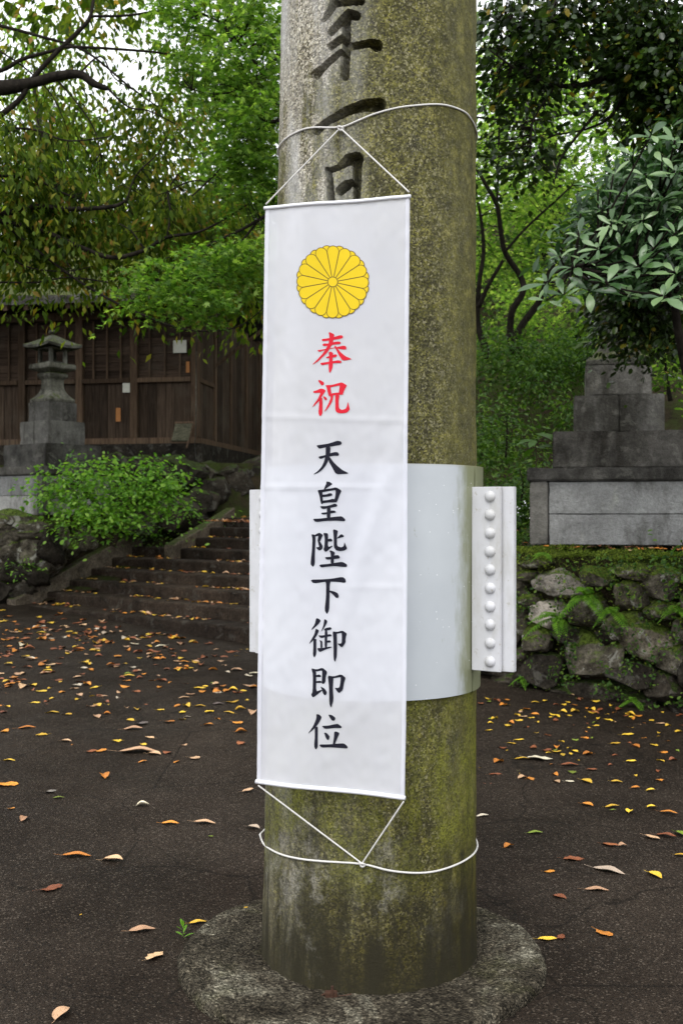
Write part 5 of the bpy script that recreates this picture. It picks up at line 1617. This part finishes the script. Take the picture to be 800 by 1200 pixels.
# --- ferns on the wall
def fern(px, py, size, n, label, seed, lean=0.0):
    rr = random.Random(seed)
    p = on_wall(px, py, WF - .02)
    root = empty('fern', p, label, 'fern', 'ferns growing from the joints of the right wall')
    for k in range(n):
        a = (k + .5) / n * 2 - 1
        dirv = (UU * a * .8 + Vector((0, 0, .75 - .75 * abs(a) + rr.uniform(-.2, .15))) - NN * (.55 + rr.uniform(0, .3))).normalized()
        L = size * rr.uniform(.75, 1.1); m = MB(); K = 15; pts = []
        for i in range(K + 1):
            t = i / K; pts.append(dirv * L * t + Vector((0, 0, -.62 * L * t * t)) + UU * lean * L * t)
        m.tube(pts, [.0016] * (K + 1), 3, 0)
        for i in range(1, K):
            t = i / K; tan = (pts[i + 1] - pts[i - 1]).normalized(); sd = tan.cross(Vector((0, 0, 1))).normalized(); up = sd.cross(tan)
            w_ = L * .24 * math.sin(math.pi * min(1, t * .82 + .18)) ** .8
            for s in (-1, 1):
                d = (sd * s + tan * .45).normalized(); b = tan * L * .022
                q0 = pts[i]; m.add([q0 - b, q0 + d * w_ * .5 + b * 1.2 + up * w_ * .06, q0 + d * w_ - up * w_ * .15, q0 + d * w_ * .5 - b * 1.2 + up * w_ * .06], [(0, 1, 2, 3)])
        m.build('frond', L_FERN, root)
fern(690, 700, .26, 11, 'largest bright fern hanging in the middle of the right wall', 1, .1)
fern(655, 725, .25, 10, 'fern with drooping fronds below the pale stone of the wall', 2, -.1)
fern(716, 716, .20, 7, 'small yellowish fern on the right of the largest fern', 3, .3)
fern(796, 715, .16, 6, 'fern cut by the right edge of the picture half way up the wall', 4)
fern(640, 650, .12, 6, 'short fern under the moss at the left top of the wall', 5)
fern(744, 822, .13, 7, 'small fern at the foot of the right wall', 6)
fern(612, 795, .10, 6, 'tiny fern in the dark below the flange plate', 7)
fern(778, 845, .14, 6, 'pale fern on the ground against the wall at the right edge', 8)
# little weeds creeping on the stones
v = []; ct = []
rg = np.random.default_rng(91); n = 2600
pp = []
for i in range(n):
    px, py = rg.uniform(600, 812), rg.uniform(650, 830)
    if noise.noise(Vector((px * .04, py * .04, 5))) < .02: continue
    q = on_wall(px, py, WF - .045 + .03 * rg.random()); pp.append(tuple(q))
pp = np.array(pp); n = len(pp)
ax = rg.normal(0, 1, (n, 3)); nr = rg.normal(0, .6, (n, 3)) - np.array([[NN.x, NN.y, -.5]])
vv, ff = leaf_cloud(pp, ax, nr, rg.uniform(.014, .032, n), T_ROUND)
tag(link_mesh('wall_creeper', np_mesh('wall_creeper', vv, ff, L_MID)), 'tiny leaved creeper spotting the stones of the right wall', 'creeper', kind='stuff')

# the weed at the rim of the footing
def make_weed():
    p = on_ground(215, 1100); root = empty('small_weed', p, 'small green weed at the left rim of the concrete footing', 'weed')
    V, Fc = long_leaf_mesh(4)
    for k in range(8):
        a = k * 2.4 + .4; el = .25 + .12 * k
        dv = Vector((math.cos(a) * math.cos(el), math.sin(a) * math.cos(el), math.sin(el))).normalized(); nn = (Vector((0, 0, 1)) - dv * dv.z).normalized(); b = nn.cross(dv)
        m = MB(); m.v = V; m.f = Fc; o = m.build('leaf', L_BUSH, root, smooth=True)
        o.location = (0, 0, .004 + .005 * k); o.rotation_euler = Matrix(((dv.x, b.x, nn.x), (dv.y, b.y, nn.y), (dv.z, b.z, nn.z))).to_euler(); s = random.uniform(.026, .042); o.scale = (s, s, s)
make_weed()

# ------------------------------------------------------------------ fallen leaves
FC = {'yellow': (.88, .56, .05), 'orange': (.72, .27, .035), 'brown': (.30, .095, .035), 'tan': (.62, .38, .22), 'pale': (.70, .60, .46), 'green': (.22, .30, .03), 'grey': (.20, .17, .16)}
def fall_mat(nm, c):
    n = N('fallen_leaf_' + nm); 
    k = n.noise(2.2, 4, .6, n.map((2, 6, 1))); r = n.objrand()
    cc = n.mix(1.0, c, n.ramp(r, [(0, (.70, .62, .6)), (.5, (1, 1, 1)), (1, (1.25, 1.3, 1.2))]), 'MULTIPLY')
    cc = n.mix(n.ramp(k, [(.55, 0.0), (.68, .8)]), cc, tuple(x * .35 for x in c))
    n.col(cc).set(rough=.4, spec=.4)
    n.bump(n.noise(7, 4, .6, n.map((1, 9, 1))), .4, .05)
    return n.m
FM = {k: fall_mat(k, c) for k, c in FC.items()}
def fallen_shape(kind, curl, w_, seed):
    rr = random.Random(seed); V = []; Fc = []
    K = 8; c1, c2 = rr.uniform(-.6, .6), rr.uniform(-1.2, 1.2)
    for i in range(K + 1):
        x = i / K; hw = w_ * (math.sin(math.pi * min(1, x ** .82)) ** .75 + .02); 
        if kind == 'ragged': hw *= 1 + .3 * math.sin(i * 2.7 + seed)
        base = curl * (math.sin(math.pi * x)) * .07 + .018 * math.sin(x * 9 + seed) + abs(c1) * .05 * x * x
        for s in (-1, -.5, 0, .5, 1):
            V.append((x - .5, s * hw + .05 * c1 * x * x, .03 + base + (s * s) * hw * (.40 * curl + .12) + s * hw * .5 * c2 * (x - .5)))
    for i in range(K):
        for e in range(4):
            a = i * 5 + e; Fc.append((a, a + 5, a + 6, a + 1))
    # stalk
    b = len(V); V += [(-.5, .012, .03), (-.5, -.012, .03), (-.78, .02 + .06 * c1, .06), (-.78, -.0 + .06 * c1, .06)]
    Fc.append((b, b + 1, b + 3, b + 2))
    mn = min(v[2] for v in V)
    return [(x, y, z - mn) for x, y, z in V], Fc
FMESH = {}
for ck in FC:
    for s in range(7):
        V, Fc = fallen_shape('ragged' if s % 3 == 2 else 'plain', (.15, .7, -.35, .4, 1.1, .08, -.6)[s], (.25, .28, .30, .19, .32, .27, .29)[s], s)
        m = MB(); m.v = V; m.f = Fc; FMESH[ck, s] = m.mesh('fallen_leaf', FM[ck], smooth=True)
fcount = 0
LEAFPOS = []
def drop(loc, L, ck, s=None, yaw=None, label=None, group=None):
    global fcount
    s = random.randrange(7) if s is None else s
    o = bpy.data.objects.new('fallen_leaf', FMESH[ck, s]); COL.objects.link(o)
    o.location = loc; o.rotation_euler = (random.uniform(-.1, .1), random.uniform(-.1, .1), random.uniform(0, 6.28) if yaw is None else yaw)
    o.scale = (L, L, L); tag(o, label, 'fallen leaf', group); fcount += 1
NEAR = [
 (90, 1003.6, 32, 'orange', 3, .1, 'bright orange brown fallen leaf left of the banner foot, touching a tan leaf stalk'),
 (132, 1008.6, 24, 'tan', 1, -.1, 'pale tan fallen leaf whose stalk points at the orange leaf beside it'),
 (60, 1043.5, 26, 'brown', 2, .5, 'curled reddish brown fallen leaf at lower left below the orange leaf'),
 (166.7, 1090.8, 30, 'tan', 3, .4, 'pinkish tan fallen leaf just above the weed height left of the footing'),
 (182, 1121.8, 26, 'tan', 5, 1.0, 'tan fallen leaf lying diagonally closest to the left rim of the footing'),
 (72.5, 1189.6, 30, 'tan', 1, 1.35, 'tan fallen leaf at the very bottom left edge of the picture'),
 (29, 961, 14, 'tan', 4, 1.3, 'round tan fallen leaf alone near the left edge'),
 (122, 910.5, 17, 'orange', 4, 1.9, 'curled golden orange fallen leaf standing out on bare asphalt left of the banner'),
 (8, 921, 26, 'orange', 2, 0, 'torn orange fallen leaf cut by the left edge'),
 (199.6, 965.6, 20, 'orange', 3, -.1, 'rust orange fallen leaf left of the banner bottom corner'),
 (240, 964.8, 25, 'tan', 3, 0, 'slim tan fallen leaf nearest the left of the lower banner corner'),
 (297, 970.6, 16, 'pale', 1, -.4, 'pale fallen leaf against the foot of the pillar on the left'),
 (290.7, 926.8, 14, 'tan', 0, .5, 'tan fallen leaf right beside the lower left banner edge'),
 (167.4, 944.6, 15, 'pale', 4, 0, 'very pale small fallen leaf on bare asphalt left of the banner'),
 (59, 928.8, 14, 'grey', 2, .6, 'grey curled fallen leaf beside a small green one'),
 (69, 935.7, 13, 'green', 3, .3, 'small green fallen leaf beside a grey curled one'),
 (10.5, 892, 16, 'yellow', 3, -.1, 'yellow cream fallen leaf near the left edge'),
 (163, 881.5, 44, 'tan', 3, .1, 'longest tan fallen leaf left of the banner with a twisted tip'),
 (181, 884.4, 16, 'tan', 1, -.2, 'small tan leaf tucked under the longest tan leaf'),
 (107, 881.5, 12, 'brown', 2, .4, 'left one of two brown fallen leaves touching each other'), (118, 881, 14, 'orange', 2, .2, 'right one of two brownish leaves touching each other'),
 (31.8, 853.6, 20, 'orange', 3, .2, 'orange fallen leaf at the left below the drift of leaves'),
 (156, 854.5, 22, 'tan', 3, 0, 'flat tan fallen leaf beside a dark curled one'), (166, 849, 16, 'grey', 2, .5, 'dark curled fallen leaf beside a flat tan one'),
 (197.7, 846.6, 14, 'orange', 2, 0, 'orange fallen leaf midway to the banner edge'), (244, 850, 11, 'orange', 1, 0, 'small rust leaf left of the banner edge'),
 (281.8, 832, 12, 'yellow', 4, 0, 'golden fallen leaf close to the left banner edge'), (296.5, 836, 15, 'tan', 4, 1.4, 'tan fallen leaf partly behind the left banner edge'),
 (61, 836, 18, 'yellow', 3, -.05, 'slim yellow fallen leaf at left'), (126, 837, 8, 'orange', 4, 0, 'small orange leaf below the drift at left'),
 (234.5, 828, 13, 'yellow', 3, 0, 'yellow fallen leaf in front of the drift left of the banner'), (256, 825.5, 14, 'grey', 3, .4, 'grey brown fallen leaf next to a yellow one left of the banner'),
 (247, 981, 6, 'green', 0, 0, 'tiny yellow green leaf scrap left of the lower cord'), (95, 1073, 4, 'yellow', 0, 1, 'tiny yellow scrap on the asphalt at lower left'), (13.6, 948.5, 8, 'orange', 2, 0, 'small orange scrap near the left edge'),
 (232, 1082, 20, 'yellow', 3, .4, 'thin yellow brown leaf behind the small weed on the footing rim'),
 (288, 1074, 5, 'yellow', 0, 0, 'tiny yellow scrap on the footing left of the pillar'),
 (640.7, 1101.7, 21, 'yellow', 0, -.1, 'brightest yellow fallen leaf right of the footing'), (657, 1100, 14, 'brown', 2, .9, 'dark orange leaf touching the brightest yellow leaf'),
 (707, 1095.7, 22, 'orange', 2, -.8, 'crumpled rust orange fallen leaf farthest forward on the right'), (655, 1052.7, 17, 'brown', 1, -.6, 'reddish brown fallen leaf above the brightest yellow leaf'),
 (699, 1044, 27, 'tan', 3, -.1, 'pinkish tan ragged fallen leaf right of the footing'), (713, 1021.7, 36, 'pale', 3, -.5, 'long twisted cream fallen leaf right of the pillar'),
 (766.7, 1026.7, 20, 'yellow', 1, -1.0, 'pointed yellow fallen leaf near the right edge with its tip up'), (671.7, 1008, 23, 'brown', 5, 0, 'flat brown red fallen leaf right of the lower cord'),
 (643, 1023, 13, 'orange', 2, 0, 'small crumpled orange leaf below the flat brown red one'), (596, 993, 13, 'orange', 4, .5, 'round orange fallen leaf nearest the right side of the lower cord'),
 (626.7, 976.7, 17, 'green', 3, 0, 'slim green fallen leaf right of the pillar'), (714, 991, 20, 'brown', 0, -.6, 'pinkish brown fallen leaf beside a small round one'), (729, 992, 10, 'tan', 4, 0, 'small round tan leaf right of a pinkish brown one'),
 (763, 982, 18, 'tan', 0, -.6, 'pink tan fallen leaf near the right edge'), (780, 980, 24, 'brown', 3, -.7, 'slim brown fallen leaf near the right edge'), (796, 978, 18, 'green', 1, -1.2, 'yellow green curled leaf cut by the right edge'),
 (797, 1003, 14, 'yellow', 3, -.5, 'yellow leaf cut by the right edge below a green one'), (783, 953, 20, 'orange', 3, -.4, 'long orange fallen leaf near the right edge'),
 (763.3, 946.7, 13, 'yellow', 1, .4, 'small peaked yellow leaf left of the long orange one'), (736.7, 951.7, 14, 'yellow', 1, 1.2, 'upright yellow leaf with a pale scrap below it'), (716.7, 945.7, 16, 'yellow', 3, .1, 'flat yellow fallen leaf in the middle right'),
 (687.7, 944, 14, 'orange', 1, -.6, 'golden orange leaf left of the flat yellow one'), (686.7, 916.7, 16, 'yellow', 1, -.9, 'curled golden leaf with raised tip on the right'), (666.7, 916.7, 11, 'pale', 0, -.4, 'whitest small fallen leaf right of the pillar'),
 (651.7, 917, 13, 'tan', 1, -1.2, 'tan leaf just left of the whitest small leaf'), (722, 916.7, 13, 'yellow', 3, 0, 'thin yellow leaf right of the curled golden one'), (565, 956.7, 14, 'pale', 3, .1, 'pinkish white leaf against the right side of the pillar'),
 (584, 894, 14, 'orange', 4, .6, 'round orange leaf right of the pillar above a brown one'), (580, 908.5, 15, 'brown', 0, .1, 'brown leaf right of the pillar below a round orange one'), (631.7, 890, 29, 'pale', 5, 0, 'largest pale leaf right of the pillar under the wall'),
 (611.7, 890, 18, 'yellow', 3, 0, 'dull yellow leaf joined to the largest pale leaf'), (735, 861.7, 14, 'yellow', 0, 0, 'bright oval yellow leaf in front of the right wall'), (720.7, 872, 12, 'yellow', 0, .1, 'round bright yellow leaf just below the oval one'),
 (607, 868, 13, 'yellow', 0, 0, 'bright yellow leaf right of the pillar below the flange'), (599, 872, 11, 'yellow', 5, 0, 'dull golden leaf touching a bright yellow one'), (572, 856.7, 10, 'yellow', 0, 0, 'pale yellow leaf right against the pillar below the collar'),
 (718, 780 + 170, 7, 'green', 3, 0, 'small green scrap right of the pillar'), (744, 924, 10, 'orange', 1, 0, 'small peaked orange leaf in the middle right'), (762, 927, 11, 'yellow', 1, .2, 'small peaked yellow leaf right of an orange one'),
 (693, 902.5, 12, 'brown', 0, 0, 'small brown leaf in the middle right'), (739, 892.7, 12, 'yellow', 0, 0, 'flat pale gold leaf before the right wall'), (667, 897, 20, 'brown', 3, 0, 'long brown leaf beside the largest pale leaf')]
taken = []
for px, py, L, ck, s, yaw, lb in NEAR:
    p = on_ground(px, py)
    dx, dy = (px / F * 1 - 400 / F) * p.y - .089, p.y - 3.46
    if math.hypot(p.x - .089, p.y - 3.46) < .58: p.z += .028
    drop(p + Vector((0, 0, .004)), L / F * p.y * 1.06, ck, s, yaw, lb); taken.append((px, py))
GR = {}
def area_label(ck, area): return {
    'drift': '%s leaf in the dense drift of fallen leaves at the foot of the stairway', 'mid': '%s leaf scattered thinly on the asphalt between the stairway drift and the banner',
    'right': '%s leaf among those strewn on the asphalt before the right stone wall', 'step': '%s leaf lying on a tread of the stone stairway', 'bank': '%s leaf on the littered bank beside the upper kerb'}[area] % ck
SHAPE = ('nearly flat', 'cupped', 'ragged arched', 'narrow', 'strongly curled', 'broad torn', 'arched')
def where(px, area, y):
    if area == 'drift': return ('far ' if y > 9.6 else 'mid ' if y > 8.2 else 'near ') + ('left' if px < 90 else 'middle' if px < 200 else 'right')
    if area == 'right': return 'left' if px < 650 else 'middle' if px < 730 else 'right'
    return ''
def full_label(ck, area, s, px, y):
    w_ = where(px, area, y)
    if area == 'drift': return f'{SHAPE[s]} {ck} leaf in the {w_} part of the dense drift below the stairway'
    if area == 'right': return f'{SHAPE[s]} {ck} leaf at the {w_} of those strewn before the right stone wall'
    if area == 'mid': return f'{SHAPE[s]} {ck} leaf scattered between stairway drift and banner'
    return f'{SHAPE[s]} {ck} leaf lying on a tread of the stone stairway'
GRP = {'drift': 'fallen leaves in the drift below the stairway', 'right': 'fallen leaves strewn before the right wall', 'mid': 'fallen leaves scattered left of the banner', 'step': 'fallen leaves on the stair treads'}
def weighted(area):
    w_ = {'drift': [('orange', 24), ('tan', 24), ('yellow', 16), ('brown', 32), ('pale', 6), ('green', 2)], 'mid': [('orange', 22), ('tan', 26), ('yellow', 32), ('brown', 14), ('pale', 6)],
          'right': [('yellow', 46), ('orange', 20), ('brown', 22), ('tan', 8), ('green', 4)], 'step': [('yellow', 38), ('orange', 16), ('tan', 26), ('brown', 20)], 'bank': [('orange', 35), ('tan', 30), ('brown', 35)]}[area]
    return random.choices([a for a, b in w_], [b for a, b in w_])[0]
cand = []
def ok_px(px, py):
    if 300 < px < 560: return False
    return all((px - a) ** 2 / 200 + (py - b) ** 2 / 50 > 1 for a, b in taken)
while sum(1 for c in cand if c[3] == 'drift') < 330:
    px = random.uniform(-20, 300); py = random.triangular(705, 835, 740)
    edge = 708 + max(0, px - 25) * .195
    if py < edge + 2 or not ok_px(px, py): continue
    cand.append((px, py, random.uniform(7, 14.5), 'drift'))
for _ in range(64):
    px = random.uniform(0, 298); py = random.triangular(795, 900, 800)
    if ok_px(px, py): cand.append((px, py, random.uniform(8, 16), 'mid'))
for _ in range(170):
    px = random.uniform(560, 815); py = random.triangular(805, 930, 825)
    if py < 800 + (px - 605) * .19 or not ok_px(px, py): continue
    cand.append((px, py, random.uniform(6, 13), 'right'))
ones, rest = [], []
cand.sort(key=lambda c: -c[2] * (1 if c[3] != 'drift' else .96))
budget = 300 - fcount - 40
for i, c in enumerate(cand):
    p = on_ground(c[0], c[1]); (ones if i < budget else rest).append((p, c[2] / F * p.y, c[3], weighted(c[3])))
for p, L, ar, ck in ones:
    sh = random.randrange(7)
    drop(p + Vector((0, 0, .004)), min(L, .10), ck, sh, label=full_label(ck, ar, sh, 400 + p.x / p.y * F, p.y), group=GRP[ar])
# leaves on the treads
k = 0
while k < 620:
    a, b, d0, zt = random.choice(TREADS); t = random.uniform(a, b); d = d0 + random.triangular(.05, .30, .26)
    if noise.noise(Vector((t * 1.5, d0 * 3, 0))) < -.15: continue
    p = LT(t, d, zt + .006); L = random.uniform(.04, .085); ck = weighted('step'); k += 1
    if fcount < 300 and L > .07:
        sh = random.randrange(7); drop(p, L, ck, sh, label=full_label(ck, 'step', sh, 0, 0), group=GRP['step'])
    else: rest.append((p, L, 'step', ck))
for _ in range(200):
    t, d = random.uniform(.4, 1.9), random.uniform(1.7, 2.9); p = LT(t, d); p.z = hz(p.x, p.y) + .01
    rest.append((p, random.uniform(.05, .085), 'bank', weighted('bank')))
for _ in range(240):      # on the terrace by the pedestal and wall top
    t, d = random.uniform(5, 9), random.uniform(.35, 1.4); p = LT(t, d); p.z = 1.19 + .02 * random.random()
    rest.append((p, random.uniform(.03, .06), 'bank', weighted('bank')))
def litter():
    by = {}
    for p, L, ar, ck in rest: by.setdefault(ck, []).append((p, L))
    V, Fc, mi = [], [], []
    me = bpy.data.meshes.new('leaf_litter')
    for j, ck in enumerate(by):
        me.materials.append(FM[ck])
        for p, L in by[ck]:
            src = FMESH[ck, random.randrange(7)]; M = Matrix.Translation(p) @ Matrix.Rotation(random.uniform(0, 6.28), 4, 'Z') @ Matrix.Rotation(random.uniform(-.25, .25), 4, 'X') @ Matrix.Scale(L, 4)
            b = len(V); V += [tuple(M @ v.co) for v in src.vertices]
            for q in src.polygons: Fc.append(tuple(i + b for i in q.vertices)); mi.append(j)
    me.from_pydata(V, [], Fc); me.polygons.foreach_set('material_index', mi); me.polygons.foreach_set('use_smooth', [True] * len(Fc)); me.update()
    tag(link_mesh('leaf_litter', me), 'smaller autumn leaves littering the stairway, bank and yard edges', 'leaf litter', kind='stuff')
litter()
print('fallen leaves', fcount, 'rest', len(rest))
